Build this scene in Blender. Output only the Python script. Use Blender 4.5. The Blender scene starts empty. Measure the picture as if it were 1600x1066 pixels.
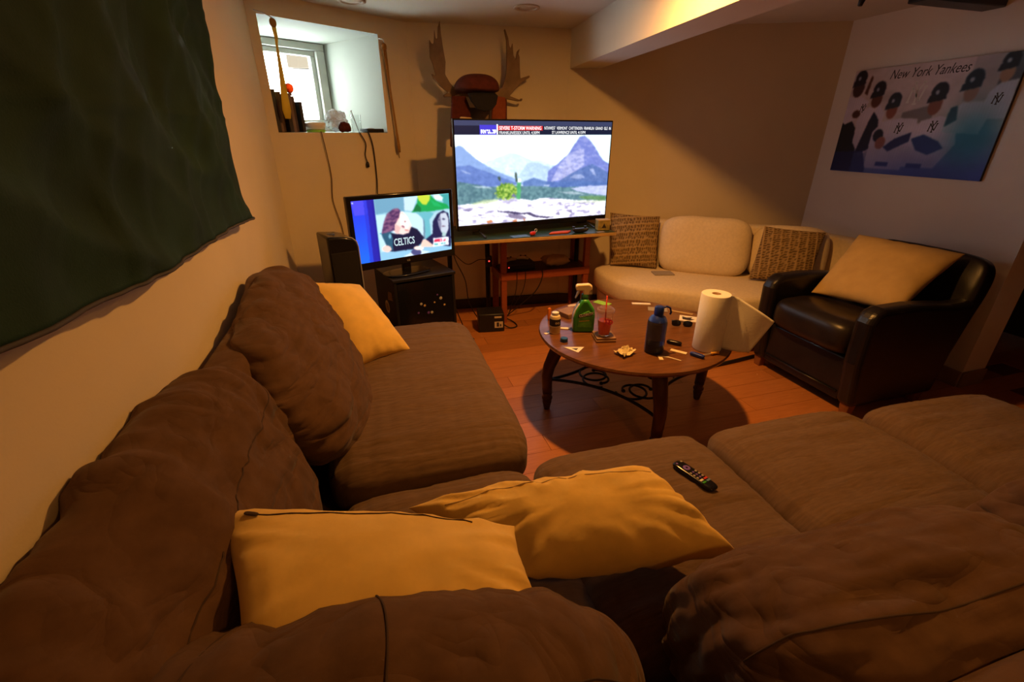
import bpy, bmesh, math, random
import numpy as np
from mathutils import Vector, Matrix, noise
from math import sin, cos, pi, radians

random.seed(7); rng = np.random.default_rng(7)
scn = bpy.context.scene
COL = scn.collection

# ------------------------------------------------------------------ camera, world, lamp, exposure
F_PX = 711.0
cam_d = bpy.data.cameras.new('camera'); cam = bpy.data.objects.new('camera', cam_d); COL.objects.link(cam)
cam_d.sensor_width = 36.0; cam_d.lens = F_PX * 36.0 / 1600.0; cam_d.clip_start = 0.02
H = 1.40
cam.location = (0, 0, H)
cam.rotation_euler = (radians(90 - 24.43), 0, radians(-16.7))
scn.camera = cam
scn.view_settings.view_transform = 'Standard'; scn.view_settings.look = 'None'
scn.view_settings.gamma = 1.0; scn.view_settings.use_curve_mapping = False
scn.view_settings.exposure = 0.0

w = bpy.data.worlds.new('daylight'); scn.world = w; w.use_nodes = True
bg = w.node_tree.nodes['Background']; bg.inputs[0].default_value = (0.88, 0.97, 0.94, 1); bg.inputs[1].default_value = 26.0

LAMP_XY = (1.05, 1.90); LAMP_POWER = 33.0; LAMP_COLOR = (1.0, 0.43, 0.088)
REAR_POWER = 4.5  # unseen lamp added behind the camera to brighten the sofa cushions

# ------------------------------------------------------------------ helpers
def lin(r, g, b):
    f = lambda c: (c/255/12.92) if c/255 <= .04045 else ((c/255+.055)/1.055)**2.4
    return (f(r), f(g), f(b))

def mat(name, color, rough=.6, metal=0, var=0, vscale=8, bump=0, bscale=60, spec=.5, stretch=None, sheen=0, trans=0, ior=1.45,
        emit=None, estr=0, coat=0, color2=None, detail=4, alpha=1, bdist=.002):
    m = bpy.data.materials.new(name); m.use_nodes = True
    nt = m.node_tree; b = nt.nodes['Principled BSDF']
    b.inputs['Base Color'].default_value = (*color, 1); b.inputs['Roughness'].default_value = rough
    b.inputs['Metallic'].default_value = metal; b.inputs['Specular IOR Level'].default_value = spec
    b.inputs['Transmission Weight'].default_value = trans; b.inputs['IOR'].default_value = ior
    b.inputs['Coat Weight'].default_value = coat; b.inputs['Alpha'].default_value = alpha
    if sheen: b.inputs['Sheen Weight'].default_value = sheen; b.inputs['Sheen Roughness'].default_value = .5
    if emit: b.inputs['Emission Color'].default_value = (*emit, 1); b.inputs['Emission Strength'].default_value = estr
    if var or bump or color2:
        tc = nt.nodes.new('ShaderNodeTexCoord'); mp = nt.nodes.new('ShaderNodeMapping')
        nt.links.new(tc.outputs['Object'], mp.inputs[0])
        if stretch: mp.inputs['Scale'].default_value = stretch
    if var or color2:
        n = nt.nodes.new('ShaderNodeTexNoise'); n.inputs['Scale'].default_value = vscale; n.inputs['Detail'].default_value = detail
        nt.links.new(mp.outputs[0], n.inputs[0])
        cr = nt.nodes.new('ShaderNodeValToRGB'); cr.color_ramp.elements[0].position = .3; cr.color_ramp.elements[1].position = .7
        c2 = color2 or tuple(c*(1+var) for c in color); c1 = color if color2 else tuple(c*(1-var) for c in color)
        cr.color_ramp.elements[0].color = (*c1, 1); cr.color_ramp.elements[1].color = (*c2, 1)
        nt.links.new(n.outputs['Fac'], cr.inputs[0]); nt.links.new(cr.outputs[0], b.inputs['Base Color'])
    if bump:
        n2 = nt.nodes.new('ShaderNodeTexNoise'); n2.inputs['Scale'].default_value = bscale; n2.inputs['Detail'].default_value = 3
        nt.links.new(mp.outputs[0], n2.inputs[0])
        bp = nt.nodes.new('ShaderNodeBump'); bp.inputs['Strength'].default_value = bump; bp.inputs['Distance'].default_value = bdist
        nt.links.new(n2.outputs['Fac'], bp.inputs['Height']); nt.links.new(bp.outputs[0], b.inputs['Normal'])
    return m

def cattr_mat(name, emit=0, rough=.4):
    m = bpy.data.materials.new(name); m.use_nodes = True; nt = m.node_tree; b = nt.nodes['Principled BSDF']
    a = nt.nodes.new('ShaderNodeVertexColor'); a.layer_name = 'picture'
    b.inputs['Roughness'].default_value = rough
    if emit:
        b.inputs['Base Color'].default_value = (.01, .01, .012, 1)
        nt.links.new(a.outputs[0], b.inputs['Emission Color']); b.inputs['Emission Strength'].default_value = emit
    else:
        nt.links.new(a.outputs[0], b.inputs['Base Color'])
    return m

class MB:
    def __init__(s): s.v = []; s.f = []
    def add(s, vs, fs):
        o = len(s.v); s.v += [tuple(v) for v in vs]; s.f += [tuple(i+o for i in f) for f in fs]; return s
    def box(s, c, d, rot=None):
        x, y, z = d[0]/2, d[1]/2, d[2]/2
        vs = [Vector(p) for p in [(-x,-y,-z),(x,-y,-z),(x,y,-z),(-x,y,-z),(-x,-y,z),(x,-y,z),(x,y,z),(-x,y,z)]]
        if rot is not None: vs = [rot @ v for v in vs]
        return s.add([v+Vector(c) for v in vs], [(0,3,2,1),(4,5,6,7),(0,1,5,4),(1,2,6,5),(2,3,7,6),(3,0,4,7)])
    def hexa(s, b4, t4):
        return s.add(list(b4)+list(t4), [(0,3,2,1),(4,5,6,7),(0,1,5,4),(1,2,6,5),(2,3,7,6),(3,0,4,7)])
    def prism(s, poly, z0, z1):
        n = len(poly); vs = [(p[0],p[1],z0) for p in poly]+[(p[0],p[1],z1) for p in poly]
        fs = [tuple(range(n))[::-1], tuple(range(n, 2*n))]+[(i,(i+1)%n,(i+1)%n+n,i+n) for i in range(n)]
        return s.add(vs, fs)
    def lathe(s, prof, c=(0,0,0), n=24, axis=None, capb=True, capt=True):
        R = Matrix.Identity(3) if axis is None else Vector((0,0,1)).rotation_difference(Vector(axis)).to_matrix()
        vs = []
        for r, z in prof:
            for i in range(n): vs.append(R @ Vector((r*cos(2*pi*i/n), r*sin(2*pi*i/n), z))+Vector(c))
        fs = []
        for k in range(len(prof)-1):
            for i in range(n): fs.append((k*n+i, k*n+(i+1)%n, (k+1)*n+(i+1)%n, (k+1)*n+i))
        if capb: fs.append(tuple(range(n))[::-1])
        if capt: fs.append(tuple(range((len(prof)-1)*n, len(prof)*n)))
        return s.add(vs, fs)
    def tube(s, pts, r, n=8, cap=True, flat=None):
        P = [Vector(p) for p in pts]; m = len(P)
        rs = r if isinstance(r, (list, tuple)) else [r]*m
        t0 = (P[1]-P[0]).normalized(); up = Vector((0,0,1)) if abs(t0.z) < .9 else Vector((1,0,0))
        u = t0.cross(up).normalized(); vs = []
        for i in range(m):
            t = (P[min(i+1,m-1)]-P[max(i-1,0)]).normalized()
            u = (u - t*u.dot(t)).normalized(); v = t.cross(u)
            for k in range(n):
                a = 2*pi*k/n
                vs.append(P[i]+u*(cos(a)*rs[i])+v*(sin(a)*rs[i]*(flat or 1)))
        fs = [(i*n+k, i*n+(k+1)%n, (i+1)*n+(k+1)%n, (i+1)*n+k) for i in range(m-1) for k in range(n)]
        if cap: fs += [tuple(range(n))[::-1], tuple(range((m-1)*n, m*n))]
        return s.add(vs, fs)

def obj(name, mb, m, parent=None, smooth=False, bevel=0, seg=2, world=False, angle=None):
    me = bpy.data.meshes.new(name); vs = mb.v
    if world and parent is not None:
        l = parent.location; vs = [(v[0]-l[0], v[1]-l[1], v[2]-l[2]) for v in vs]
    me.from_pydata([tuple(v) for v in vs], [], mb.f); me.update()
    bm = bmesh.new(); bm.from_mesh(me); bmesh.ops.recalc_face_normals(bm, faces=bm.faces); bm.to_mesh(me); bm.free()
    if m: me.materials.append(m)
    o = bpy.data.objects.new(name, me); COL.objects.link(o)
    if parent is not None: o.parent = parent
    if bevel:
        md = o.modifiers.new('bevel', 'BEVEL'); md.width = bevel; md.segments = seg; md.limit_method = 'ANGLE'; md.angle_limit = radians(35)
        smooth = True if angle is None else smooth
    if smooth:
        if angle or bevel: me.shade_smooth(); me.set_sharp_from_angle(angle=radians(angle or 40))
        else: me.shade_smooth()
    return o

def thing(name, label, cat, loc=(0,0,0), rotz=0, group=None):
    o = bpy.data.objects.new(name, None); COL.objects.link(o); o.empty_display_size = .05
    o.location = loc; o.rotation_euler = (0,0,rotz)
    return tag(o, label, cat, group)
def tag(o, label, cat, group=None):
    o['label'] = label; o['category'] = cat
    if group: o['group'] = group
    return o
def single(name, mb, m, label, cat, group=None, loc=None, rotz=0, **k):
    o = obj(name, mb, m, **k); tag(o, label, cat, group)
    if loc is not None: o.location = loc; o.rotation_euler = (0,0,rotz)
    return o
def struct(o, label=None):
    o['kind'] = 'structure'
    if label: o['label'] = label
    return o
def text(name, s, size, m, parent, mw, shear=0, extr=.0004, align='LEFT', spacing=1.0, bold=0, width=None):
    c = bpy.data.curves.new(name, 'FONT'); c.body = s; c.size = size; c.shear = shear; c.extrude = extr; c.align_x = align
    c.align_y = 'CENTER'; c.space_character = spacing; c.offset = bold; c.resolution_u = 3
    t = bpy.data.objects.new(name+'_curve', c); COL.objects.link(t)
    bpy.context.view_layer.update()
    me = bpy.data.meshes.new_from_object(t.evaluated_get(bpy.context.evaluated_depsgraph_get()))
    bpy.data.objects.remove(t); bpy.data.curves.remove(c)
    if width and len(me.vertices):
        xs = [v.co.x for v in me.vertices]; k = width/(max(xs)-min(xs))
        for v in me.vertices: v.co.x *= k
    me.name = name; me.materials.clear(); me.materials.append(m)
    o = bpy.data.objects.new(name, me); COL.objects.link(o); o.parent = parent; o.matrix_local = mw
    return o
def frame(origin, xdir, ydir):
    x = Vector(xdir).normalized(); y = Vector(ydir).normalized(); z = x.cross(y)
    M = Matrix((x, y, z)).transposed().to_4x4(); M.translation = Vector(origin); return M

def fold(p, f, seed, warp=.6):
    q = Vector((p[0]*f[0]+seed*7.1, p[1]*f[1]+seed*3.3, p[2]*f[2]-seed))
    n = noise.noise(q)+warp*.5*noise.noise(q*2.1+Vector((3,1,8)))
    return 1-2.2*abs(n)
def cube_grid(n):
    vs = {}; fs = []; P = []
    def vid(p):
        k = tuple(round(c, 5) for c in p)
        if k not in vs: vs[k] = len(P); P.append(Vector(p))
        return vs[k]
    for ax in range(3):
        for sg in (-1, 1):
            for i in range(n):
                for j in range(n):
                    q = []
                    for (a, b) in ((i,j),(i+1,j),(i+1,j+1),(i,j+1)):
                        c = [0,0,0]; c[ax] = sg; c[(ax+1)%3] = sin((2*a/n-1)*pi/2*.82)/sin(pi/2*.82); c[(ax+2)%3] = sin((2*b/n-1)*pi/2*.82)/sin(pi/2*.82)
                        q.append(vid(c))
                    fs.append(tuple(q if sg > 0 else q[::-1]))
    return P, fs
GRIDS = {}
def soft(dims, e=3.5, n=26, deform=None, folds=(), mat4=None, noise_amp=.0):
    """Rounded, stuffed block: half sizes dims, exponent e; deform acts on the scaled local point; folds = list of (amp, freq vec, seed, power)."""
    if n not in GRIDS: GRIDS[n] = cube_grid(n)
    P, fs = GRIDS[n]
    mb = MB(); mb.add(soft_pts(P, dims, e, deform, folds, mat4), fs); return mb
def soft_pts(P, dims, e, deform, folds, mat4, lift=0):
    out = []
    ex = e if isinstance(e, (tuple, list)) else (e, e, e)
    for p in P:
        lo, hi = .3, 1.0
        # radial projection on |x|^ex+|y|^ey+|z|^ez = 1
        for _ in range(18):
            t = (lo+hi)/2
            if abs(p.x*t)**ex[0]+abs(p.y*t)**ex[1]+abs(p.z*t)**ex[2] > 1: hi = t
            else: lo = t
        u = p*lo
        q = Vector((u.x*dims[0], u.y*dims[1], u.z*dims[2]))
        nrm = Vector((math.copysign(abs(u.x)**(ex[0]-1), u.x)/dims[0], math.copysign(abs(u.y)**(ex[1]-1), u.y)/dims[1], math.copysign(abs(u.z)**(ex[2]-1), u.z)/dims[2])).normalized()
        d = 0
        for fo in folds:
            amp, fr, seed = fo[:3]; a = fold(q, fr, seed)
            mask = fo[3](q, u) if len(fo) > 3 else 1
            d += amp*(a-.45)*mask if amp < 0 else amp*a*mask
        q = q+nrm*(d+lift)
        if deform: q = deform(q, u)
        if mat4 is not None: q = mat4 @ q
        out.append(q)
    return out
def seam_line(plane, val, a0, a1, args, n=60, lift=.001):
    """tube following the stuffed block's surface in the plane axis=val (unit cube coordinates), angle a0..a1 in the other two axes"""
    dims, e, deform, folds, mat4 = args; P = []
    for i in range(n+1):
        a = a0+(a1-a0)*i/n; c, s_ = cos(a), sin(a); k = max(abs(c), abs(s_)); v = [0, 0, 0]; v[plane] = val; v[(plane+1) % 3] = c/k; v[(plane+2) % 3] = s_/k; P.append(Vector(v))
    return soft_pts(P, dims, e, deform, folds, mat4, lift)
def trs(loc, rz=0, ry=0, rx=0):
    return Matrix.Translation(Vector(loc)) @ Matrix.Rotation(rz,4,'Z') @ Matrix.Rotation(ry,4,'Y') @ Matrix.Rotation(rx,4,'X')

def pillow(c00, c10, c11, c01, T, n=30, wr=.006, seed=1, pinch=.06, sag=0, bias=.5):
    C = [Vector(c) for c in (c00, c10, c11, c01)]
    nrm = (C[1]-C[0]).cross(C[3]-C[0]).normalized(); cen = sum(C, Vector())/4
    mb = MB(); idx = {}
    def pt(u, v, s):
        a = u*2-1; b = v*2-1
        uu = .5+a*.5*(1-pinch*(1-b*b)*0 - pinch*(1-b*b)*(abs(a)**3)); vv = .5+b*.5*(1-pinch*(1-a*a)*(abs(b)**3))
        p = C[0].lerp(C[1], uu).lerp(C[3].lerp(C[2], uu), vv)
        prof = max(0, (1-a**2)*(1-b**2))**.5
        pr = max(prof, 1e-6)
        wv = fold((p-cen), (9, 9, 9), seed)*wr*min(1, prof*2)
        cr = fold(Vector((math.atan2(b, a)*1.2, 0, 0)), (2.2, 1, 1), seed+5)*wr*1.2*(max(abs(a), abs(b))**2)*min(1, prof*3)
        return p+nrm*(s*(T*(bias if s > 0 else 1-bias)*pr + wv*.5+cr) - sag*(1-a*a)*(1-b*b))
    vs = []; fs = []
    for s in (1, -1):
        for i in range(n+1):
            for j in range(n+1):
                edge = i in (0, n) or j in (0, n)
                # denser near the edges
                u = .5-.5*cos(pi*i/n); v = .5-.5*cos(pi*j/n)
                k = (i, j, 1 if edge else s)
                if k not in idx: idx[k] = len(vs); vs.append(pt(u, v, s))
        for i in range(n):
            for j in range(n):
                g = lambda i, j: idx[(i, j, 1 if (i in (0, n) or j in (0, n)) else s)]
                q = (g(i,j), g(i+1,j), g(i+1,j+1), g(i,j+1)); fs.append(q if s > 0 else q[::-1])
    mb.add(vs, fs); mb.pt = pt; return mb

# ------------------------------------------------------------------ materials
M = {}
M['wall'] = mat('wall_paint', (.70, .60, .43), .85, var=.03, vscale=3, bump=.12, bscale=160, spec=.2)
M['wallr'] = mat('pale_wall_paint', (.84, .80, .74), .85, var=.02, vscale=3, bump=.12, bscale=160, spec=.2)
M['ceil'] = mat('ceiling_paint', (.66, .62, .55), .9, var=.03, vscale=3, bump=.1, bscale=140, spec=.2)
M['hall'] = mat('unlit_hall_dark', (.05, .035, .025), .9, spec=.1)  # near-black colour stands in for the lack of light in the passage
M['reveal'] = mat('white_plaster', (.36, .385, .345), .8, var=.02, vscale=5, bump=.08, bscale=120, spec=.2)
M['base'] = mat('dark_baseboard', (.030, .016, .010), .5, var=.2, vscale=12)
M['base2'] = mat('painted_baseboard', (.30, .20, .12), .6, var=.1, vscale=10)
M['vinyl'] = mat('white_vinyl', (.40, .42, .38), .45)
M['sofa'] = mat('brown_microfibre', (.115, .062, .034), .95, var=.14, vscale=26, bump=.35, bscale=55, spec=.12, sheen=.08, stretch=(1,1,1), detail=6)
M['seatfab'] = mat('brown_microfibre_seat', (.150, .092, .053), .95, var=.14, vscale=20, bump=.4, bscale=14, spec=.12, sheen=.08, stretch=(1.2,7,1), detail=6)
def add_wrinkles(m, scale, stretch, strength, dist):
    nt = m.node_tree; b = nt.nodes['Principled BSDF']; old = b.inputs['Normal'].links[0].from_node
    tc = nt.nodes.new('ShaderNodeTexCoord'); mp = nt.nodes.new('ShaderNodeMapping'); mp.inputs['Scale'].default_value = stretch; nt.links.new(tc.outputs['Object'], mp.inputs[0])
    n = nt.nodes.new('ShaderNodeTexNoise'); n.noise_type = 'RIDGED_MULTIFRACTAL'; n.inputs['Scale'].default_value = scale; n.inputs['Detail'].default_value = 2.5; n.inputs['Distortion'].default_value = .5; n.inputs['Offset'].default_value = .9; n.inputs['Gain'].default_value = 1.4; n.normalize = False
    nt.links.new(mp.outputs[0], n.inputs[0]); bp = nt.nodes.new('ShaderNodeBump'); bp.invert = True; bp.inputs['Strength'].default_value = strength; bp.inputs['Distance'].default_value = dist
    nt.links.new(n.outputs['Fac'], bp.inputs['Height']); nt.links.new(old.outputs[0], bp.inputs['Normal']); nt.links.new(bp.outputs[0], b.inputs['Normal'])
add_wrinkles(M['sofa'], 3.0, (1.5, 1.3, 4.2), .80, .013)
add_wrinkles(M['seatfab'], 3.0, (.6, 3.4, 1), .45, .008)
M['seam'] = mat('brown_seam', (.06, .034, .02), .95)
M['yellow'] = mat('yellow_suede', (.80, .54, .15), .92, var=.07, vscale=18, bump=.25, bscale=60, spec=.15, sheen=.15)
M['tanp'] = mat('tan_suede', (.55, .38, .16), .92, var=.08, vscale=12, bump=.2, bscale=60, spec=.15)
M['beige'] = mat('beige_weave', (.76, .64, .46), .95, var=.06, vscale=60, bump=.3, bscale=300, spec=.1)
M['beiged'] = mat('beige_piping', (.30, .21, .12), .95)
M['leather'] = mat('black_leather', (.012, .010, .012), .32, var=.3, vscale=9, bump=.18, bscale=220, spec=.5)
M['seatleather'] = mat('black_seat_leather', (.018, .013, .012), .34, var=.3, vscale=9, bump=.15, bscale=200, spec=.5)
M['footwood'] = mat('foot_wood', (.26, .10, .035), .5, var=.2, vscale=20)
M['tablewood'] = mat('dark_cherry_top', (.12, .045, .014), .30, color2=(.20, .080, .026), vscale=7, stretch=(1.2,9,1), bump=.06, bscale=60, detail=6, coat=.15)
M['legwood'] = mat('dark_cherry_leg', (.060, .018, .008), .4, var=.2, vscale=14)
M['iron'] = mat('wrought_iron', (.010, .008, .008), .45, metal=.3)
M['black'] = mat('black_plastic', (.012, .012, .014), .42)
M['gloss'] = mat('gloss_black_plastic', (.008, .008, .010), .16)
M['blackmetal'] = mat('black_metal', (.014, .012, .012), .4, metal=.5)
M['redwood'] = mat('red_stained_wood', (.26, .060, .022), .45, color2=(.34, .085, .03), vscale=9, stretch=(1,8,8), detail=5)
M['edgewood'] = mat('light_wood_edge', (.52, .33, .13), .5, var=.12, vscale=20)
M['greenmat'] = mat('dark_green_laminate', (.020, .050, .032), .35, var=.2, vscale=10)
M['flag'] = mat('dark_green_cloth', (.011, .034, .017), .8, var=.25, vscale=6, bump=.3, bscale=260, spec=.25)
M['hem'] = mat('cloth_hem', (.06, .055, .06), .8)
M['antler'] = mat('antler', (.20, .125, .065), .7, var=.3, vscale=10, bump=.5, bscale=40)
M['hat'] = mat('red_wool', (.085, .014, .008), .95, var=.2, vscale=40, bump=.5, bscale=200)
M['hat2'] = mat('rust_fleece', (.22, .050, .014), .95, var=.15, vscale=30, bump=.5, bscale=160)
M['knitblack'] = mat('black_knit', (.012, .010, .012), .95, bump=.5, bscale=150)
M['white'] = mat('white_plastic', (.80, .78, .72), .4)
M['cream'] = mat('cream_plastic', (.80, .66, .42), .45)
M['paper'] = mat('white_paper', (.82, .80, .76), .85, bump=.3, bscale=120, spec=.15)
M['card'] = mat('pale_card', (.62, .52, .40), .7)
M['grey'] = mat('grey_card', (.35, .31, .28), .6)
M['tan'] = mat('tan_card', (.52, .36, .17), .75)
M['wrap'] = mat('yellowed_wrapper', (.78, .66, .40), .6)
M['green'] = mat('green_plastic', (.045, .30, .035), .28, var=.1, vscale=20)
M['lime'] = mat('lime_card', (.30, .62, .04), .5)
M['dgreen'] = mat('deep_green', (.02, .11, .03), .5)
M['blue'] = mat('blue_plastic', (.012, .035, .30), .3)
M['cyan'] = mat('blue_cap_plastic', (.01, .07, .20), .35)
M['navyglass'] = mat('smoky_blue_plastic', (.09, .11, .19), .12, trans=.75, ior=1.3)
M['clear'] = mat('clear_plastic', (.97, .95, .94), .06, trans=.95, ior=1.06)
M['straw'] = mat('red_straw', (.62, .05, .01), .4)
M['drink'] = mat('red_drink', (.85, .04, .006), .25, color2=(1.0, .16, .01), vscale=12)
M['pink'] = mat('pink_print', (.75, .02, .10), .5)
M['coaster'] = mat('coaster_wood', (.28, .16, .085), .6, var=.15, vscale=30)
M['orange'] = mat('orange_plastic', (.75, .20, .02), .3)
M['red'] = mat('red_plastic', (.62, .03, .02), .4)
M['redcloth'] = mat('red_cloth', (.62, .08, .025), .8)
M['bluepaper'] = mat('blue_paper', (.10, .22, .42), .6)
M['brass'] = mat('yellow_handle', (.70, .36, .05), .4)
M['strap'] = mat('yellow_strap', (.75, .55, .05), .7)
M['strapd'] = mat('amber_strap', (.34, .17, .03), .7)
M['woodcase'] = mat('brown_case', (.085, .040, .025), .6, var=.3, vscale=15)
M['woodcase2'] = mat('dark_case', (.020, .013, .012), .6)
M['woodcase3'] = mat('taupe_case', (.20, .12, .085), .6, var=.2, vscale=15)
M['amber'] = mat('orange_glass', (.62, .035, .002), .15, trans=.25, ior=1.3)
M['film'] = mat('thin_plastic_film', (.80, .84, .88), .25, trans=.45, ior=1.08)
M['glass'] = mat('clear_glass', (.95, .97, .97), .03, trans=1, ior=1.2)
M['cord'] = mat('black_cord', (.016, .012, .010), .6)
M['cordb'] = mat('brown_cord', (.12, .07, .03), .6)
M['offlens'] = mat('frosted_lens', (.50, .42, .33), .5)
M['ring'] = mat('fixture_ring', (.45, .36, .26), .5)
M['ink'] = mat('dark_ink', (.035, .025, .03), .6)
M['printw'] = mat('white_print', (.72, .70, .70), .6)
M['silver'] = mat('silver_print', (.45, .45, .47), .5)
M['purple'] = mat('purple_pad', (.14, .06, .42), .5)
M['led'] = mat('red_led', (.8, .02, .02), .4, emit=(1, .04, .03), estr=4)
M['tvwhite'] = mat('lit_white_letters', (0, 0, 0), .5, emit=(.95, .97, 1), estr=1.2)
M['box_tan'] = mat('printed_box', (.42, .30, .08), .6, color2=(.20, .16, .05), vscale=30)
M['knit'] = None
def knit_mat():
    m = bpy.data.materials.new('tan_knit'); m.use_nodes = True; nt = m.node_tree; b = nt.nodes['Principled BSDF']
    b.inputs['Roughness'].default_value = .95; b.inputs['Specular IOR Level'].default_value = .1
    a = nt.nodes.new('ShaderNodeVertexColor'); a.layer_name = 'picture'
    nt.links.new(a.outputs[0], b.inputs['Base Color']); return m
M['knit'] = knit_mat()

def set_colors(o, cols):
    me = o.data; a = me.color_attributes.new('picture', 'FLOAT_COLOR', 'POINT')
    c = np.ones((len(me.vertices), 4), np.float32); c[:, :3] = cols
    a.data.foreach_set('color', c.ravel())

# ------------------------------------------------------------------ room shell
CZ = 2.10
def wall_slab(name, a, b, t, m, z0=0, z1=CZ, label=None):
    """vertical wall whose room face runs a->b; thickness t to the left of a->b"""
    a = Vector(a); b = Vector(b); d = (b-a).normalized(); n = Vector((-d.y, d.x))*t
    mb = MB().prism([a, b, b+n, a+n], z0, z1)
    return struct(obj(name, mb, m), label)
PL = (-.52, -1.7); PA = (-.52, 3.235); PB = (.373, 3.78); PC = (1.54, 3.67); PD = (3.28, 2.88)
wall_slab('wall_left', PA, PL, -.15, M['wall'], label='cream painted left wall behind the flag')
wall_slab('wall_back', PC, PB, -.15, M['wall'], label='cream back wall behind the television')
wall_slab('wall_angled', (3.42, 2.816), PC, -.15, M['wall'], label='cream wall behind the beige sofa')
struct(obj('wall_right', MB().box((3.38, 2.21, CZ/2), (.20, 1.36, CZ)), M['wallr']), 'cream wall carrying the baseball poster')
wall_slab('wall_rear', PL, (4.7, -1.7), -.15, M['wall'])
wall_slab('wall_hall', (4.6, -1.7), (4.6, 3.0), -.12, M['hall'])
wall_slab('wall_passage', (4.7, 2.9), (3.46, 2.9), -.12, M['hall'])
struct(obj('ceiling', MB().prism([(-.8,-1.9),(4.9,-1.9),(4.9,3.3),(3.4,3.3),(1.6,4.0),(.3,4.1),(-.8,3.4)], CZ, CZ+.12), M['ceil']), 'plain painted ceiling')
fl = obj('floor', MB().prism([(-.8,-1.9),(4.9,-1.9),(4.9,3.3),(3.4,3.3),(1.6,4.0),(.3,4.1),(-.8,3.4)], -.12, -.004), mat('joint_dark', (.16, .055, .016), .7)); struct(fl, 'red brown laminate plank floor')
# planks
def plank_mat(i):
    k = [.85, 1.0, 1.12, .93, 1.05][i]
    return mat('laminate_plank_%d' % i, (.42*k, .150*k, .038*k), .38, color2=(.52*k, .20*k, .058*k), vscale=5, stretch=(1.5, 16, 1), detail=6, bump=.03, bscale=40)
PM = [plank_mat(i) for i in range(5)]
PW, PLN = .128, 1.22
pmesh = []
for i in range(5):
    mb = MB().box((0,0,-.004), (PLN-.002, PW-.0018, .008)); me = bpy.data.meshes.new('plank'); me.from_pydata(mb.v, [], mb.f); me.materials.append(PM[i]); pmesh.append(me)
def inroom(x, y):
    if x < -.52-PLN/2 or x > 4.6+PLN/2: return False
    if x > 3.3: return y < 2.85
    yl = 3.78 if x < 1.54 else 3.67-(x-1.54)*.454
    if x < .37: yl = 3.235+(max(x, -.52)+.52)*.61
    return y < yl+.15
r = 0; y = .45
while y < 3.9:
    x = -.52+PLN/2-[0, .45, .82, .2, .63][r % 5]
    while x-PLN/2 < 3.4:
        if inroom(x+.2, y):
            o = bpy.data.objects.new('plank', pmesh[random.randrange(5)]); COL.objects.link(o); o.parent = fl; o.location = (x, y, 0)
        x += PLN
    y += PW; r += 1
mb = MB()   # floor that no view in the room reaches closely: behind the sofa and in the passage
struct(obj('floor_rear', MB().prism([(-.7,-1.8),(4.7,-1.8),(4.7,2.9),(3.95,2.9),(3.95,.38),(-.7,.38)], -.006, -.001), PM[1]), 'laminate floor behind the sofa')

# window wall with a deep splayed opening
A = Vector(PA); B = Vector(PB); u = (B-A).normalized(); nn = Vector((-u.y, u.x))
OL, OR = Vector((-.475, 3.262)), Vector((.175, 3.66)); Z0, Z1 = 1.41, 2.0
D = .62
BLc, BRc = OL+Vector((-.40, .92))*D, OR+Vector((-.65, .75))*D
Z0b, Z1b = 1.42, 1.985
mb = MB()
ring = lambda P, Q: [(0,1,5,4),(1,2,6,5),(2,3,7,6),(3,0,4,7)]
outer = [(*A, 0), (*B, 0), (*B, CZ), (*A, CZ)]; inner = [(*OL, Z0), (*OR, Z0), (*OR, Z1), (*OL, Z1)]
mb.add(outer+inner, ring(0, 0))
back = [(*BLc, Z0b), (*BRc, Z0b), (*BRc, Z1b), (*BLc, Z1b)]
wd = (BRc-BLc).normalized(); wn = Vector((-wd.y, wd.x))
big = [(*(BLc-wd*.7), -.1), (*(BRc+wd*.9), -.1), (*(BRc+wd*.9), 2.4), (*(BLc-wd*.7), 2.4)]
mb.add(back+big, ring(0, 0))
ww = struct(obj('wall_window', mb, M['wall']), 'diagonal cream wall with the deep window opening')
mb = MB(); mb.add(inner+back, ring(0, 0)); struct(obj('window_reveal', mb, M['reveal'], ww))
# window
win = bpy.data.objects.new('window_1', None); COL.objects.link(win); win.location = (*BLc, Z0b); struct(win, 'white vinyl basement window at the back of the deep opening')
Rw = Matrix.Rotation(math.atan2(wd.y, wd.x), 3, 'Z'); WL = (BRc-BLc).length; WH = Z1b-Z0b
def wbox(c, d): return MB().box(Vector(c), d)
def wpart(name, c, d, m, bev=.004):
    o = obj(name, MB().box(c, d), m, win, bevel=bev); o.data.transform(Rw.to_4x4()); return o
for nm, c, d in [('frame', (WL/2, -.03, WH-.022), (WL, .08, .044)), ('frame', (WL/2, -.03, .022), (WL, .08, .044)),
                 ('frame', (WL-.03, -.03, WH/2), (.06, .08, WH-.090)), ('frame', (.022, -.03, WH/2), (.044, .08, WH-.090)),
                 ('sash', (WL/2-.008, -.015, WH-.062), (WL-.106, .045, .032)), ('sash', (WL/2-.008, -.015, .062), (WL-.106, .045, .032)),
                 ('sash', (WL-.077, -.015, WH/2), (.032, .045, WH-.158)), ('sash', (.061, -.015, WH/2), (.032, .045, WH-.158))]:
    wpart(nm, c, d, M['vinyl'])
def pane_mat():
    m = bpy.data.materials.new('window_pane'); m.use_nodes = True; nt = m.node_tree; nt.nodes.clear()
    o = nt.nodes.new('ShaderNodeOutputMaterial'); t = nt.nodes.new('ShaderNodeBsdfTransparent'); g = nt.nodes.new('ShaderNodeBsdfGlossy'); x = nt.nodes.new('ShaderNodeMixShader')
    g.inputs['Roughness'].default_value = .02; x.inputs[0].default_value = .05
    nt.links.new(t.outputs[0], x.inputs[1]); nt.links.new(g.outputs[0], x.inputs[2]); nt.links.new(x.outputs[0], o.inputs[0]); return m
wpart('pane', (WL/2-.008, -.01, WH/2), (WL-.16, .006, WH-.15), pane_mat(), 0)

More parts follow.
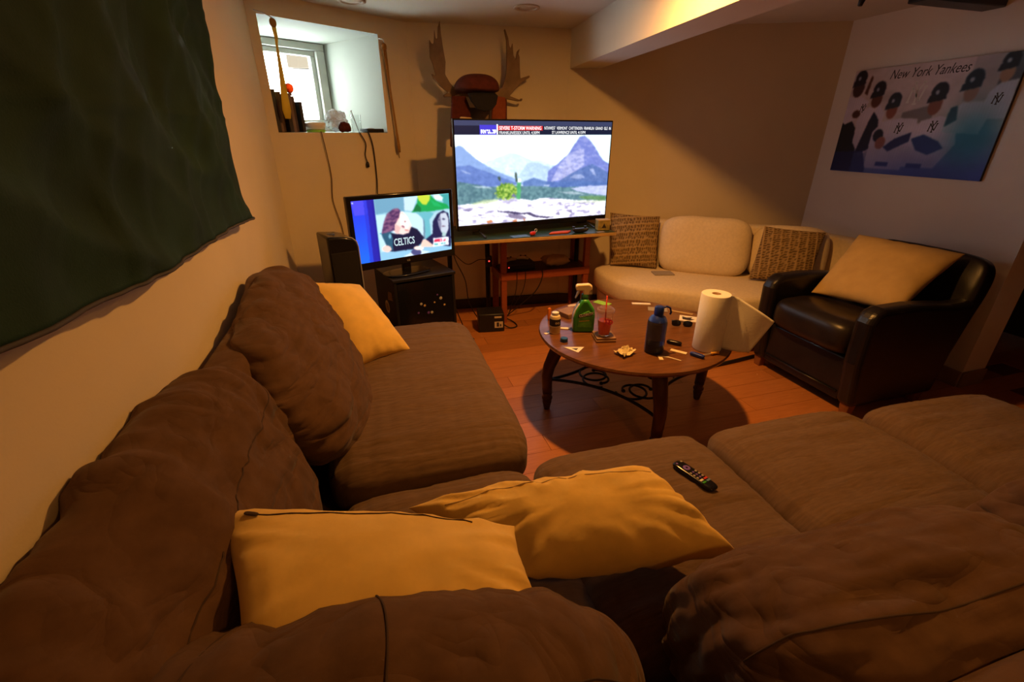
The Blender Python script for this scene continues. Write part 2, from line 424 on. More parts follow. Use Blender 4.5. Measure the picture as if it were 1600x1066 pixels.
# ceiling beam, leaning a few degrees off the right wall's direction
bd = Vector((-.0838, -.9965)); bp0 = Vector((1.553, 3.66)); bnx = Vector((.9965, -.0838))
mbb = MB().prism([bp0-bd*.1, bp0+bd*5.3, bp0+bd*5.3+bnx*.22, bp0-bd*.1+bnx*.22], 1.85, CZ)
struct(obj('ceiling_beam', mbb, M['ceil']), 'boxed ceiling beam running towards the television wall')

# baseboards
def board(name, a, b, h, t, m):
    a = Vector(a); b = Vector(b); d = (b-a).normalized(); n = Vector((-d.y, d.x))*-t
    struct(obj(name, MB().prism([a, b, b+n, a+n], 0, h), m, bevel=.003))
board('baseboard_back', (.373, 3.78), (1.54, 3.67), .085, .02, M['base'])
board('baseboard_angled', (1.54, 3.67), (3.28, 2.88), .085, .02, M['base'])
board('baseboard_window', PA, PB, .085, .02, M['base'])
board('baseboard_right', (3.28, 2.86), (3.28, 1.53), .10, .015, M['base2'])
board('baseboard_end', (3.28, 1.53), (3.48, 1.53), .10, .015, M['base2'])

# recessed lights
def recessed(x, y, lit, label):
    t = thing('recessed_light', label, 'ceiling light', (x, y, CZ), group='recessed ceiling lights')
    obj('trim_ring', MB().lathe([(.078, 0), (.080, -.006), (.062, -.010), (.056, -.002), (.056, 0)], n=32, capb=False, capt=False), M['ring'], t, smooth=True)
    lens = M['offlens'] if not lit else mat('lit_lens', (.9, .8, .6), .5, emit=LAMP_COLOR, estr=30)
    obj('lens', MB().lathe([(.056, -.003), (.03, -.006), (.004, -.007)], n=32), lens, t, smooth=True)
    if lit:
        ld = bpy.data.lights.new('bulb', 'AREA'); ld.shape = 'DISK'; ld.size = .10; ld.energy = lit; ld.color = LAMP_COLOR
        lo = bpy.data.objects.new('bulb', ld); COL.objects.link(lo); lo.parent = t; lo.location = (0, 0, -.014)
recessed(LAMP_XY[0], LAMP_XY[1], LAMP_POWER, 'lit recessed ceiling light above the round coffee table')
recessed(1.044, 3.17, 0, 'unlit recessed ceiling light in front of the antlers')
recessed(.033, 3.31, 0, 'unlit recessed ceiling light next to the window opening')
if REAR_POWER: recessed(1.05, -.64, REAR_POWER, 'added unseen ceiling light brightening the cushions from behind the sofa')

# black case under the ceiling by the poster wall + hook
single('ceiling_case', MB().box((3.00, 2.06, 2.05), (.55, .11, .099)), M['black'], 'long black case fixed under the ceiling above the poster', 'case', bevel=.006)
single('ceiling_hook', MB().tube([(2.32, 2.02, 2.10), (2.315, 2.01, 2.03), (2.30, 2.0, 1.985), (2.29, 2.0, 1.945)], [.012, .012, .016, .01]), M['black'],
       'small black hook hanging from the ceiling left of the poster', 'hook', smooth=True)

# ------------------------------------------------------------------ pictures (flat print and screens) as coloured grids
def vnoise(x, y, seed=0):
    r = np.random.default_rng(seed).random((64, 64)); xi = np.floor(x).astype(int); yi = np.floor(y).astype(int); fx = x-xi; fy = y-yi
    fx = fx*fx*(3-2*fx); fy = fy*fy*(3-2*fy); g = lambda a, b: r[a % 64, b % 64]
    return (g(xi,yi)*(1-fx)+g(xi+1,yi)*fx)*(1-fy)+(g(xi,yi+1)*(1-fx)+g(xi+1,yi+1)*fx)*fy
def fbm(x, y, seed=0): return vnoise(x,y,seed)*.5+vnoise(2.1*x,2.1*y,seed+1)*.27+vnoise(4.3*x,4.3*y,seed+2)*.15+vnoise(8.7*x,8.7*y,seed+3)*.08
def polymask(U, V, pts):
    ins = np.zeros(U.shape, bool); n = len(pts)
    for i in range(n):
        x0, y0 = pts[i]; x1, y1 = pts[(i+1) % n]
        if y0 == y1: continue
        c = ((y0 > V) != (y1 > V)) & (U < (x1-x0)*(V-y0)/(y1-y0)+x0); ins ^= c
    return ins
def ell(U, V, cx, cy, rx, ry, rot=0):
    c, s_ = cos(rot), sin(rot); a = (U-cx)*c+(V-cy)*s_; b = -(U-cx)*s_+(V-cy)*c
    return (a/rx)**2+(b/ry)**2 < 1
def srgb(c): 
    c = np.clip(c, 0, 255)/255.; return np.where(c <= .04045, c/12.92, ((c+.055)/1.055)**2.4)
def picture(name, w_, h_, nu, nv, paint, m, parent, mw, gain=0):
    """flat sheet, local x right, y up, origin in the middle; paint(U,V) gives sRGB 0-255, V down"""
    U, V = np.meshgrid(np.linspace(0, 1, nu+1), np.linspace(0, 1, nv+1)); img = srgb(paint(U, V)); img = img*(1+gain*img.min(-1, keepdims=True)**3)
    vs = np.stack([(U-.5)*w_, (.5-V)*h_, U*0], -1).reshape(-1, 3)
    i = np.arange(nu*nv); a = (i//nu)*(nu+1)+i % nu
    fs = np.stack([a, a+nu+1, a+nu+2, a+1], -1)
    me = bpy.data.meshes.new(name); me.from_pydata(vs.tolist(), [], fs.tolist()); me.materials.append(m)
    o = bpy.data.objects.new(name, me); COL.objects.link(o); o.parent = parent; o.matrix_local = mw
    set_colors(o, img.reshape(-1, 3)); return o


def hom(quad):
    """digitising transform: corners of a photographed sheet (TL, TR, BR, BL) -> unit square"""
    A_ = []; b_ = []
    for (x, y), (u_, v_) in zip(quad, ((0,0),(1,0),(1,1),(0,1))):
        A_ += [[x, y, 1, 0, 0, 0, -u_*x, -u_*y], [0, 0, 0, x, y, 1, -v_*x, -v_*y]]; b_ += [u_, v_]
    h = np.linalg.solve(np.array(A_, float), np.array(b_, float))
    return lambda *P: [((h[0]*x+h[1]*y+h[2])/(h[6]*x+h[7]*y+1), (h[3]*x+h[4]*y+h[5])/(h[6]*x+h[7]*y+1)) for x, y in P]
def blur(C, k):
    for ax in (0, 1):
        for _ in range(k): C = (np.roll(C, 1, ax)+2*C+np.roll(C, -1, ax))/4 if False else (np.concatenate([C.take([0], ax), C.take(range(C.shape[ax]-1), ax)], ax)+2*C+np.concatenate([C.take(range(1, C.shape[ax]), ax), C.take([-1], ax)], ax))/4
    return C
def painter(C, U, V):
    def put(m_, c, a=1.):
        al = (m_*a)[..., None] if not isinstance(a, np.ndarray) else (m_*a)[..., None]
        C[:] = C*(1-al)+np.array(c, float)*al
    return put
def paint_tv(U, V):
    Hm = hom([(25,45),(1515,35),(1440,905),(75,1000)]); C = np.zeros(U.shape+(3,)); put = painter(C, U, V)
    P = lambda *p: polymask(U+.006*(fbm(U*22, V*22, 71)-.5), V+.010*(fbm(U*24, V*24, 72)-.5), Hm(*p))
    C[:] = (238, 248, 255); C[..., 0] -= 26*np.clip(U-.25, 0, 1); C[..., 2] -= 0
    f = fbm(U*9, V*12, 3); tex = fbm(U*34+V*20, V*46-U*18, 4)
    put(P((250,560),(300,420),(380,390),(470,360),(540,330),(600,340),(680,370),(740,400),(820,395),(900,420),(1000,470),(1000,620),(250,640)), (206, 230, 250))
    put(P((560,620),(700,430),(800,420),(900,460),(960,450),(1000,500),(980,620)), (184, 212, 246), .8)
    put(P((20,300),(60,275),(95,282),(150,330),(230,395),(330,460),(430,510),(560,560),(700,625),(60,660)), (150, 182, 240)); 
    put(P((30,470),(160,450),(300,500),(430,550),(640,625),(60,660)), (104, 132, 208), .85); put(P((80,490),(140,508),(195,530),(130,525)), (190, 208, 248), .8)
    R = P((880,620),(900,500),(1000,420),(1090,340),(1140,260),(1195,185),(1240,165),(1290,200),(1350,280),(1390,350),(1430,400),(1480,430),(1480,650),(880,650)); put(R, (132, 146, 226))
    put(R & P((920,600),(1010,430),(1100,335),(1200,290),(1240,300),(1240,440),(1160,500),(1060,570)), (188, 192, 238), .9)
    put(R & (tex > .54), (112, 128, 212), .35); put(R & (tex < .40), (204, 206, 244), .30)
    put(P((1000,590),(1120,520),(1240,460),(1320,430),(1400,470),(1480,520),(1480,640),(1000,640)), (96, 126, 190), .85)
    put(P((1100,560),(1150,530),(1220,530),(1250,560),(1180,575)) | P((1290,480),(1330,470),(1360,545),(1330,530)), (176, 190, 236), .8)
    put(P((660,600),(760,565),(860,590),(1000,600),(1200,590),(1470,600),(1460,700),(660,680)), (92, 126, 196), .85)
    # valley
    put(P((55,600),(200,620),(330,645),(560,640),(760,640),(1000,650),(1480,640),(1450,780),(60,820)), (104, 146, 158)); fr = fbm(U*70, V*46, 23)
    vm = P((55,600),(330,640),(1480,640),(1450,790),(60,820)); C += ((fr-.5)*90*vm)[..., None]*np.array((.9, 1, .85))
    put(P((200,640),(330,640),(380,660),(240,658)), (206, 226, 240), .8); put(P((840,635),(920,625),(900,645)), (206, 220, 248), .8)
    put(P((1110,660),(1250,640),(1470,630),(1460,730),(1300,710),(1180,690)), (200, 206, 246), .92)
    put(P((980,690),(1150,690),(1260,720),(1100,715)), (206, 218, 232), .6); put(P((1180,740),(1300,728),(1455,735),(1450,775),(1250,765)), (112, 160, 96), .8)
    # rocks
    K = P((60,810),(200,800),(360,770),(470,760),(500,738),(600,750),(740,770),(850,745),(1000,755),(1200,770),(1450,775),(1440,910),(75,1005)); put(K, (240, 238, 252))
    g2 = fbm(U*20, V*46, 33); put(K & (g2 > .56), (206, 200, 230), .7); put(K & (g2 > .66), (150, 140, 186), .6); put(K & (fbm(U*10, V*10, 36) > .6), (226, 222, 244), .6)
    put(P((180,800),(300,765),(430,755),(430,780),(330,800),(220,815)), (206, 224, 172), .7); put(P((1000,770),(1440,775),(1440,800),(1020,790)), (214, 224, 196), .7)
    put(P((415,860),(450,800),(500,740),(620,765),(560,790),(470,800),(440,845)), (196, 190, 222), .7)
    put(P((415,850),(440,868),(560,870),(640,885),(720,880),(790,910),(900,920),(960,925),(880,935),(770,922),(700,895),(620,900),(540,885),(430,872)), (58, 50, 92), .9)
    put(P((520,890),(640,905),(700,930),(640,945),(540,930)), (92, 74, 118), .6); put(P((960,900),(1000,870),(1010,910)) | P((1060,870),(1120,860),(1125,890)) | P((100,860),(200,850),(160,870)) | P((240,890),(330,905),(260,910)), (120, 108, 160), .7)
    put(P((320,960),(370,945),(385,965),(340,980)) | P((560,955),(600,945),(610,975),(570,970)) | P((660,935),(685,945),(675,965)), (222, 120, 60), .8)
    # bush, stake
    bn = fbm(U*90, V*70, 51); B = ((U-.298)/.075)**2+((V-.675)/.095)**2 < .35+1.0*bn; put(B, (126, 176, 66)); put(B & (bn > .53), (196, 224, 110)); put(B & (bn < .36), (74, 122, 50))
    put(P((425,560),(445,550),(455,600),(440,590)) | P((582,515),(602,515),(608,600),(592,600)), (70, 92, 84)); put(P((604,600),(640,600),(640,700),(632,760),(600,758)), (92, 186, 120)); put(P((606,570),(640,572),(642,604),(606,604)), (228, 244, 246)); put(P((550,735),(575,700),(590,740)), (120, 120, 170))
    lum = (fbm(U*46, V*40, 91)-.5)*34+(fbm(U*110, V*90, 95)-.5)*26; C += (lum*np.clip((V-.25)*5, 0, 1)*np.where(C.min(-1) > 225, .3, 1))[..., None]
    C[:] = np.clip(C, 0, 255); C[:] = blur(C, 2)
    # banner
    b = V < .127; t = np.clip(V/.127, 0, 1)
    put(b, (20, 30, 58)); put(b & (V < .045), (92, 100, 140), .55); put((V > .04) & b & (U > .14) & (U < .243), (74, 64, 220))
    put((V > .082) & (V < .118) & (U > .150) & (U < .24) & (fbm(U*170, V*60, 61) > .47), (228, 228, 255)); put((V > .045) & (V < .088) & (U > .248) & (U < .525), (228, 40, 38)); put((np.abs(U-.2455) < .0022) & (V > .035) & (V < .125), (250, 250, 255))
    return C

def paint_monitor(U, V):
    Hm = hom([(45,185),(1220,75),(1262,752),(168,972)]); C = np.zeros(U.shape+(3,)); put = painter(C, U, V)
    P = lambda *p: polymask(U+.006*(fbm(U*30, V*26, 71)-.5), V+.008*(fbm(U*30, V*26, 72)-.5), Hm(*p))
    E = lambda x, y, rx, ry, rot=0: P(*[(x+rx*cos(a)*cos(rot)-ry*sin(a)*sin(rot), y+rx*cos(a)*sin(rot)+ry*sin(a)*cos(rot)) for a in np.linspace(0, 2*pi, 26)[:-1]])
    C[:] = (150, 206, 226); put(P((330,155),(700,120),(705,300),(640,290),(360,345)), (116, 168, 198)); put(P((690,125),(860,110),(800,300),(705,290)), (196, 222, 236))
    put(P((1100,90),(1240,75),(1250,270),(1180,260),(1150,150)), (70, 170, 170))
    put(P((355,350),(480,340),(450,560),(520,800),(430,815)), (190, 226, 240)); put(P((640,300),(760,310),(860,330),(930,400),(950,600),(900,640),(560,640),(560,420)), (196, 226, 238))
    put(P((840,315),(1010,305),(1060,330),(1010,450),(1020,620),(960,640),(945,430),(900,360)), (110, 190, 205)); put(P((925,380),(945,430),(955,640),(935,640),(930,440)), (90, 120, 150), .8)
    put(P((1000,400),(1060,310),(1180,270),(1240,270),(1250,640),(1030,640)), (176, 216, 230))
    # green shirt above
    put(P((790,310),(850,220),(860,110),(1000,95),(1080,170),(1200,210),(1235,260),(1180,268),(1000,300)), (24, 168, 84)); put(P((800,300),(850,200),(900,260),(900,305)), (18, 120, 62)); put(P((1000,150),(1090,190),(1150,240),(1050,230)), (34, 190, 110), .7)
    put(P((850,105),(1005,95),(1000,160),(960,220),(920,215),(870,160)), (206, 224, 66)); put(P((1040,95),(1110,90),(1160,130),(1140,165),(1060,155)), (216, 244, 232))
    # table
    put(P((425,815),(560,800),(900,740),(1260,690),(1265,760),(440,920)), (150, 204, 236)); put(P((690,860),(820,790),(900,770),(1020,790),(900,830),(760,860)), (206, 226, 240)); put(E(850, 800, 60, 40), (78, 80, 132))
    # person with tilted head
    put(P((440,590),(480,540),(580,580),(700,590),(790,490),(860,520),(940,620),(900,700),(830,760),(600,800),(540,800),(480,700)), (22, 24, 58)); put(P((430,590),(450,540),(540,540),(570,640),(580,790),(530,780),(470,680)), (44, 92, 120)); put(E(535, 612, 16, 30), (130, 190, 215))
    put(P((570,540),(620,340),(680,300),(740,370),(790,480),(760,570),(690,585),(610,580)), (252, 214, 206)); put(P((650,330),(720,360),(770,470),(730,520),(660,480)), (255, 232, 226)); put(P((600,460),(660,500),(640,575),(590,560)), (230, 176, 172), .7)
    put(P((430,590),(460,430),(490,340),(560,275),(620,262),(655,290),(640,380),(590,470),(590,540),(520,560)), (112, 70, 116)); hn = fbm(U*40+V*30, V*44, 5)
    hair = P((430,590),(460,430),(490,340),(560,275),(620,262),(655,290),(640,380),(590,470),(590,540),(520,560)); put(hair & (hn > .52), (150, 100, 132), .8); put(hair & (hn < .4), (66, 40, 84), .7)
    put(E(690, 490, 22, 12, .5) | E(712, 428, 12, 9, .4), (150, 96, 116), .9); put(E(735, 535, 26, 9, .2), (206, 120, 120), .8)
    put(P((920,650),(960,640),(1060,690),(1050,730),(900,735)), (248, 206, 190)); put(E(500, 770, 56, 42), (248, 206, 196)); put(E(880, 750, 60, 25), (250, 226, 214))
    # second person
    put(P((960,640),(1040,570),(1040,420),(1090,330),(1160,285),(1220,320),(1240,450),(1255,640),(1250,720),(1040,700)), (32, 34, 78)); put(P((1095,400),(1130,320),(1190,310),(1222,380),(1225,500),(1190,590),(1140,550),(1110,470)), (196, 204, 220)); put(P((1095,400),(1125,330),(1140,450),(1135,540),(1105,470)), (130, 128, 160), .8)
    put(E(1165, 390, 18, 9, .1) | E(1110, 400, 12, 8), (60, 56, 96), .9); put(E(1165, 478, 22, 8), (120, 90, 120), .8); put(P((1150,540),(1200,560),(1190,600),(1150,600)), (176, 206, 206))
    put(P((1045,625),(1225,600),(1228,700),(1050,730)), (240, 240, 250)); put(P((1055,640),(1190,622),(1192,655),(1060,672)) & (fbm(U*80, V*20, 8) > .40), (232, 44, 80)); put(P((1060,690),(1190,670),(1192,690),(1065,712)) & (fbm(U*80, V*20, 9) > .42), (90, 196, 196))
    C[:] = blur(np.clip(C, 0, 255), 2)
    # blue side panel
    p = P((0,150),(325,155),(430,920),(120,1000)); t = np.clip((V-.05)/.9, 0, 1)
    put(p, (46, 58, 238)); put(p, (30, 108, 248), t); put(P((45,185),(235,165),(255,345),(95,370)), (84, 80, 244), .9); put(P((240,160),(325,155),(430,920),(345,940)), (40, 34, 170), .95); put(P((200,165),(245,160),(345,940),(300,950)), (44, 56, 214), .7); put(ell(U, V, .012, .03, .008, .014), (200, 210, 255))
    put(P((300,170),(330,165),(430,920),(410,925)), (34, 30, 140), .5); put(ell(U, V, .24, .55, .01, .01), (20, 160, 190), .7)
    return blur(C, 1)

def paint_poster(U, V):
    C = np.zeros(U.shape+(3,))
    def put(m_, c, a=1.): C[m_] = C[m_]*(1-a)+np.array(c)*a
    f = fbm(U*7, V*7, 2); C[:] = (206, 196, 198); C -= (np.abs(f-.5)*60)[..., None]
    put((V < .35) & (U > .75), (150, 150, 156), .6); put(polymask(U, V, [(.42,.42),(.6,.36),(.62,.52),(.42,.52)]), (120, 116, 118), .8)
    blue = np.clip((V-.55)*2.2, 0, 1)*np.clip(.45+U, 0, 1); C[:] = C*(1-blue[..., None]*.85)+np.array((66, 96, 176))*blue[..., None]*.85
    teal = np.exp(-((U-.86)/.14)**2-((V-.66)/.24)**2); C[:] = C*(1-teal[..., None])+np.array((60, 138, 168))*teal[..., None]
    put((U > .9) & (V < .3), (60, 74, 86), .7)
    def cap(cx, cy, s, col, k=1):
        put(ell(U, V, cx, cy, .045*s, .075*s), col); put(polymask(U, V, [(cx-.05*s, cy+.03*s),(cx+.04*s, cy+.01*s),(cx+.045*s, cy+.06*s),(cx-.055*s*k, cy+.09*s)]), col)
        put(ell(U, V, cx-.012*s, cy+.005*s, .011*s, .020*s), (190, 190, 205), .8)
    def torso(pts, c=(214, 208, 222)): 
        m_ = polymask(U, V, pts); put(m_, c); put(m_ & ((U*60) % 1 < .16), (150, 150, 176), .35)
    # back row, left
    put(polymask(U, V, [(0,.42),(0,1),(.16,1),(.15,.62),(.05,.45)]), (30, 26, 34)); torso([(0,.25),(.08,.24),(.16,.30),(.14,.44),(.02,.52),(0,.5)]); put(ell(U, V, .055, .17, .042, .085), (84, 52, 46)); cap(.055, .07, .95, (44, 34, 44))
    put(polymask(U, V, [(.11,.22),(.13,.06),(.145,.07),(.135,.24)]), (96, 60, 44)); put(ell(U, V, .09, .42, .03, .04), (92, 56, 40))
    torso([(.12,.70),(.11,.48),(.16,.36),(.25,.34),(.30,.42),(.30,.72),(.2,.84)]); put(polymask(U, V, [(.16,.80),(.20,.50),(.22,.40),(.27,.48),(.30,.70),(.24,.78)]), (40, 34, 58)); put(ell(U, V, .215, .29, .037, .075), (110, 70, 56)); cap(.215, .19, .95, (36, 32, 46))
    # figure 3
    torso([(.26,.95),(.25,.60),(.30,.50),(.42,.47),(.53,.48),(.56,.62),(.52,.95)]); put(ell(U, V, .345, .40, .035, .075), (150, 96, 78)); cap(.345, .305, .95, (38, 34, 50))
    put(polymask(U, V, [(.36,.74),(.42,.66),(.52,.60),(.57,.65),(.50,.70),(.40,.78)]), (44, 52, 104)); put(ell(U, V, .30, .63, .035, .06), (34, 36, 58)); put(ell(U, V, .33, .70, .035, .06), (168, 112, 92))
    # figure 4
    torso([(.52,.92),(.52,.58),(.56,.50),(.66,.46),(.76,.50),(.80,.70),(.72,.92)]); put(ell(U, V, .61, .37, .040, .085), (142, 98, 84)); cap(.612, .255, 1.05, (34, 34, 52)); put(polymask(U, V, [(.53,.66),(.60,.62),(.70,.68),(.74,.74),(.66,.80),(.58,.76)]), (48, 74, 132))
    # figures 5, 6
    torso([(.70,.60),(.71,.44),(.76,.36),(.86,.36),(.92,.46),(.90,.62)], (190, 204, 218)); put(polymask(U, V, [(.70,.56),(.705,.40),(.74,.38),(.76,.50)]), (52, 96, 116)); put(ell(U, V, .785, .28, .036, .075), (160, 136, 124)); cap(.78, .175, 1.05, (38, 60, 78))
    torso([(.86,.44),(.88,.28),(.92,.22),(1,.20),(1,.50),(.92,.50)], (190, 204, 218)); put(ell(U, V, .93, .15, .033, .07), (166, 140, 120)); cap(.928, .055, .9, (34, 48, 62))
    # belts, logos on shirts
    put((V > .885) & (V < .925) & (((U > .34) & (U < .43)) | ((U > .55) & (U < .65))), (50, 70, 130))
    put(polymask(U, V, [(0,.8),(.22,.78),(.27,.95),(.27,1),(0,1)]), (28, 40, 96), .75)
    bl = np.clip((V-.58)*1.7, 0, .62)*np.clip(.35+U*1.2, 0, 1); C[:] = C*(1-bl[..., None])+np.array((62, 86, 180))*bl[..., None]
    tl = .75*np.exp(-((U-.86)/.13)**2-((V-.62)/.20)**2); C[:] = C*(1-tl[..., None])+np.array((50, 136, 168))*tl[..., None]
    C = np.clip((blur(C, 2)-112)*1.3+108, 8, 255)*(.86+.16*fbm(U*5, V*5, 9))[..., None]*np.array((.97, .97, 1.0))
    return C

# ------------------------------------------------------------------ sectional sofa
sofa = thing('sectional_sofa', 'large dark brown microfibre sectional sofa filling the foreground', 'sofa', (.2, .8, 0))
def sp(name, mb, m, smooth=True, parent=None, **k): return obj(name, mb, m, parent or sofa, smooth=smooth, world=True, **k)
sp('base', MB().box((.92, .62, .15), (2.84, 1.0, .26)), M['sofa'], smooth=False, bevel=.02)
sp('base', MB().box((-.05, 1.76, .15), (.88, 1.27, .26)), M['sofa'], smooth=False, bevel=.02)
for x, y in ((-.42, .2), (2.25, .2), (2.25, 1.05), (-.42, 2.32), (.33, 2.32)):
    sp('foot', MB().box((x, y, .011), (.06, .06, .022)), M['legwood'], smooth=False)
# back frames along the wall and along the camera side
fz = [(.012, (3, 6, 3), 3)]
sp('back_frame', soft((.07, .98, .29), 5, 22, mat4=trs((-.435, 1.42, .55))), M['sofa'])
sp('back_frame', soft((1.40, .09, .28), 5, 22, mat4=trs((.92, .10, .50))), M['sofa'])
def seat(c, d, seed, rz=0, e=(7, 7, 3.2)):
    def df(q, u_): 
        k = (1-u_.x**4)*(1-u_.y**4); q.z += .018*k*(1 if u_.z > 0 else 0); return q
    up = lambda q, u_: .25+.75*max(0, u_.z)
    return soft((d[0]/2, d[1]/2, d[2]/2), e, 60, df, [(.0045, (1.6, 15, 4), seed, up), (.003, (26, 4, 4), seed+2, up), (.003, (2.4, 30, 4), seed+3, up)], trs(c, rz))
sp('seat_cushion', seat((.10, .78, .345), (.60, .74, .15), 1), M['seatfab'])
sp('seat_cushion', seat((.705, .79, .352), (.645, .72, .16), 2, radians(-1)), M['seatfab'])
sp('seat_cushion', seat((1.365, .755, .352), (.665, .72, .16), 3, radians(-2)), M['seatfab'])
sp('seat_cushion', seat((2.03, .69, .35), (.64, .74, .165), 4, radians(-3)), M['seatfab'])
sp('seat_cushion', seat((.10, 1.78, .365), (.68, 1.26, .19), 5, 0, (7, 9, 3.2)), M['seatfab'])
# stuffed back cushions
def cushion(dims, e, df, folds, m4, n=60, seams=()):
    o = sp('back_cushion', soft(dims, e, n, df, folds, m4), M['sofa'])
    for (pl, val, a0, a1) in seams:
        obj('seam', MB().tube(seam_line(pl, val, a0, a1, (dims, e, df, folds, m4), 90, 0), .0018, 6), M['seam'], o, smooth=True).location = -Vector(sofa.location)
    return o
edge = lambda q, u_: .25+.75*abs(u_.y)**2
F1 = [(-.016, (2.2, 2.0, 7), 11), (-.010, (3, 1.8, 20), 12), (-.008, (5, 3, 34), 13, edge), (.010, (6, 7, 2), 14)]
def d1(q, u_):
    q.x += -.115*u_.z; q.z += .045*u_.y*max(0, u_.z); q.x *= 1-.10*u_.y**2; return q
cushion((.140, .54, .262), (2.3, 2.7, 2.5), d1, F1, trs((-.295, 1.715, .640), radians(2)))
F2 = [(-.022, (1.6, 4.2, 3.5), 21), (-.010, (2.4, 10, 6), 23), (-.006, (4, 22, 10), 24)]
def d2(q, u_):
    q.x += -.095*u_.z; q.z += .02*u_.y; return q
cushion((.118, .53, .265), (2.5, 3.2, 2.4), d2, F2, trs((-.365, .72, .645)), seams=[(2, .52, radians(-66), radians(66))])
F3 = [(-.014, (5.5, 1.6, 1.6), 31), (-.007, (12, 2, 2), 33), (-.004, (24, 3, 3), 34)]
def d3(q, u_):
    q.y += -.07*u_.z; q.z += .012*sin(u_.x*5); return q
cushion((.50, .165, .235), (3.6, 2.6, 2.4), d3, F3, trs((-.165, .44, .575), radians(-5)), seams=[(1, -.30, radians(-68), radians(68)), (0, .25, radians(20), radians(165)), (0, -.25, radians(20), radians(165))])
F4 = [(-.016, (2.6, 6, 2.2), 41), (-.008, (4, 15, 6), 43), (-.004, (8, 28, 10), 44)]
cushion((.385, .185, .235), (3.4, 2.5, 2.7), d3, F4, trs((.815, .350, .550), radians(-5)), seams=[(1, -.25, radians(-60), radians(66))])
cushion((.36, .165, .235), (2.8, 2.5, 2.5), d3, F4, trs((1.56, .33, .585), radians(-4)), 40)

# throw pillows on the sofa
def throw(name, mb, m, label, cat='pillow', group='throw pillows'):
    c = sum((Vector(v) for v in mb.v), Vector())/len(mb.v); zb = min(v[2] for v in mb.v)
    o = tag(bpy.data.objects.new(name, None), label, cat, group); COL.objects.link(o); o.location = (c.x, c.y, zb)
    obj('cover', mb, m, o, smooth=True, world=True); return o
pb1 = pillow((-.24, .46, .745), (.20, .42, .665), (.205, .665, .665), (-.345, .765, .765), .13, seed=2, wr=.010, n=40)
p1 = throw('throw_pillow', pb1, M['yellow'], 'yellow pillow with zipper, nearest the left wall on the sectional')
obj('zipper', MB().tube([pb1.pt(.12+.7*i/20, .86, 1)+Vector((0, 0, .0005)) for i in range(21)], .0016, 6), M['seam'], p1, world=True, smooth=True)
obj('zip_pull', soft((.014, .004, .002), 3, 6, mat4=trs(pb1.pt(.10, .86, 1)+Vector((0, 0, .002)), radians(-25))), M['seam'], p1, world=True, smooth=True)
pb2 = pillow((.22, .645, .535), (.70, .56, .54), (.60, .785, .625), (.0, .905, .545), .16, seed=5, wr=.016, n=48)
p2 = throw('throw_pillow', pb2, M['yellow'], 'crumpled yellow pillow next to the remote control on the sectional')
obj('piping_seam', MB().tube([pb2.pt(.06+.88*i/24, .80, 1) for i in range(25)], .0014, 6), M['tanp'], p2, world=True, smooth=True)
p3 = throw('throw_pillow', pillow((-.16, 1.86, .47), (.10, 1.99, .475), (-.10, 2.30, .72), (-.36, 2.15, .80), .17, seed=8, wr=.008), M['yellow'], 'yellow pillow at the far end of the sectional by the tower speaker')

# remote on the seat
rm = thing('remote_control', 'black remote control lying on the brown seat cushion', 'remote', (.838, .878, .457), radians(-74))
obj('body', soft((.072, .021, .008), (6, 4, 3), 14, mat4=trs((0, 0, .006))), M['gloss'], rm, smooth=True)
obj('direction_pad', MB().lathe([(.011, 0), (.011, .003), (.004, .003), (.004, .001)], (-.030, 0, .012), 16), M['purple'], rm)
k = 0
for x, ys in ((-.058, (-.010, .010)), (-.006, (-.011, 0, .011)), (.006, (-.011, 0, .011)), (.018, (-.011, 0, .011))):
    for y_ in ys: obj('button', MB().lathe([(.004, 0), (.0035, .002)], (x, y_, .0135), 10), M['grey'] if k % 3 else M['purple'], rm); k += 1
for i, (x, y_) in enumerate(((.030, -.009), (.030, .009), (.040, -.009), (.040, .009))):
    obj('shortcut_button', MB().box((x, y_, .014), (.007, .014, .003)), [M['white'], M['red'], M['green'], M['bluepaper']][i], rm, bevel=.0008)

# ------------------------------------------------------------------ coffee table
TC = (1.245, 1.945); TZ = .46
ct = thing('coffee_table', 'round dark wood coffee table on curved legs with iron scrolls', 'table', (TC[0], TC[1], 0))
obj('tabletop', MB().lathe([(.43, TZ-.034), (.465, TZ-.032), (.484, TZ-.024), (.491, TZ-.012), (.487, TZ-.002), (.477, TZ)], n=72), M['tablewood'], ct, smooth=True, angle=30)
obj('apron', MB().lathe([(.40, TZ-.058), (.41, TZ-.034)], n=64), M['legwood'], ct, smooth=True, angle=30)
for a in (170, 80, -10, -100):
    t = radians(a); dx, dy = cos(t), sin(t)
    prof = [(.405, TZ-.04, .034), (.425, .36, .036), (.415, .29, .033), (.385, .23, .029), (.372, .19, .026), (.385, .15, .025), (.41, .115, .025), (.425, .09, .024)]
    prof = [(.375, TZ-.04, .034), (.392, .38, .036), (.415, .32, .035), (.437, .265, .032), (.447, .21, .030), (.445, .15, .028), (.442, .105, .027)]
    lg = obj('leg', MB().tube([(dx*r_, dy*r_, z) for r_, z, _ in prof], [w_ for *_, w_ in prof], 12), M['legwood'], ct, smooth=True)
    obj('turned_foot', MB().lathe([(.016, 0), (.019, .012), (.022, .03), (.026, .05), (.020, .058), (.029, .066), (.029, .078), (.022, .085), (.027, .10), (.026, .11)], (dx*.442, dy*.442, 0), 16), M['legwood'], lg, smooth=True)
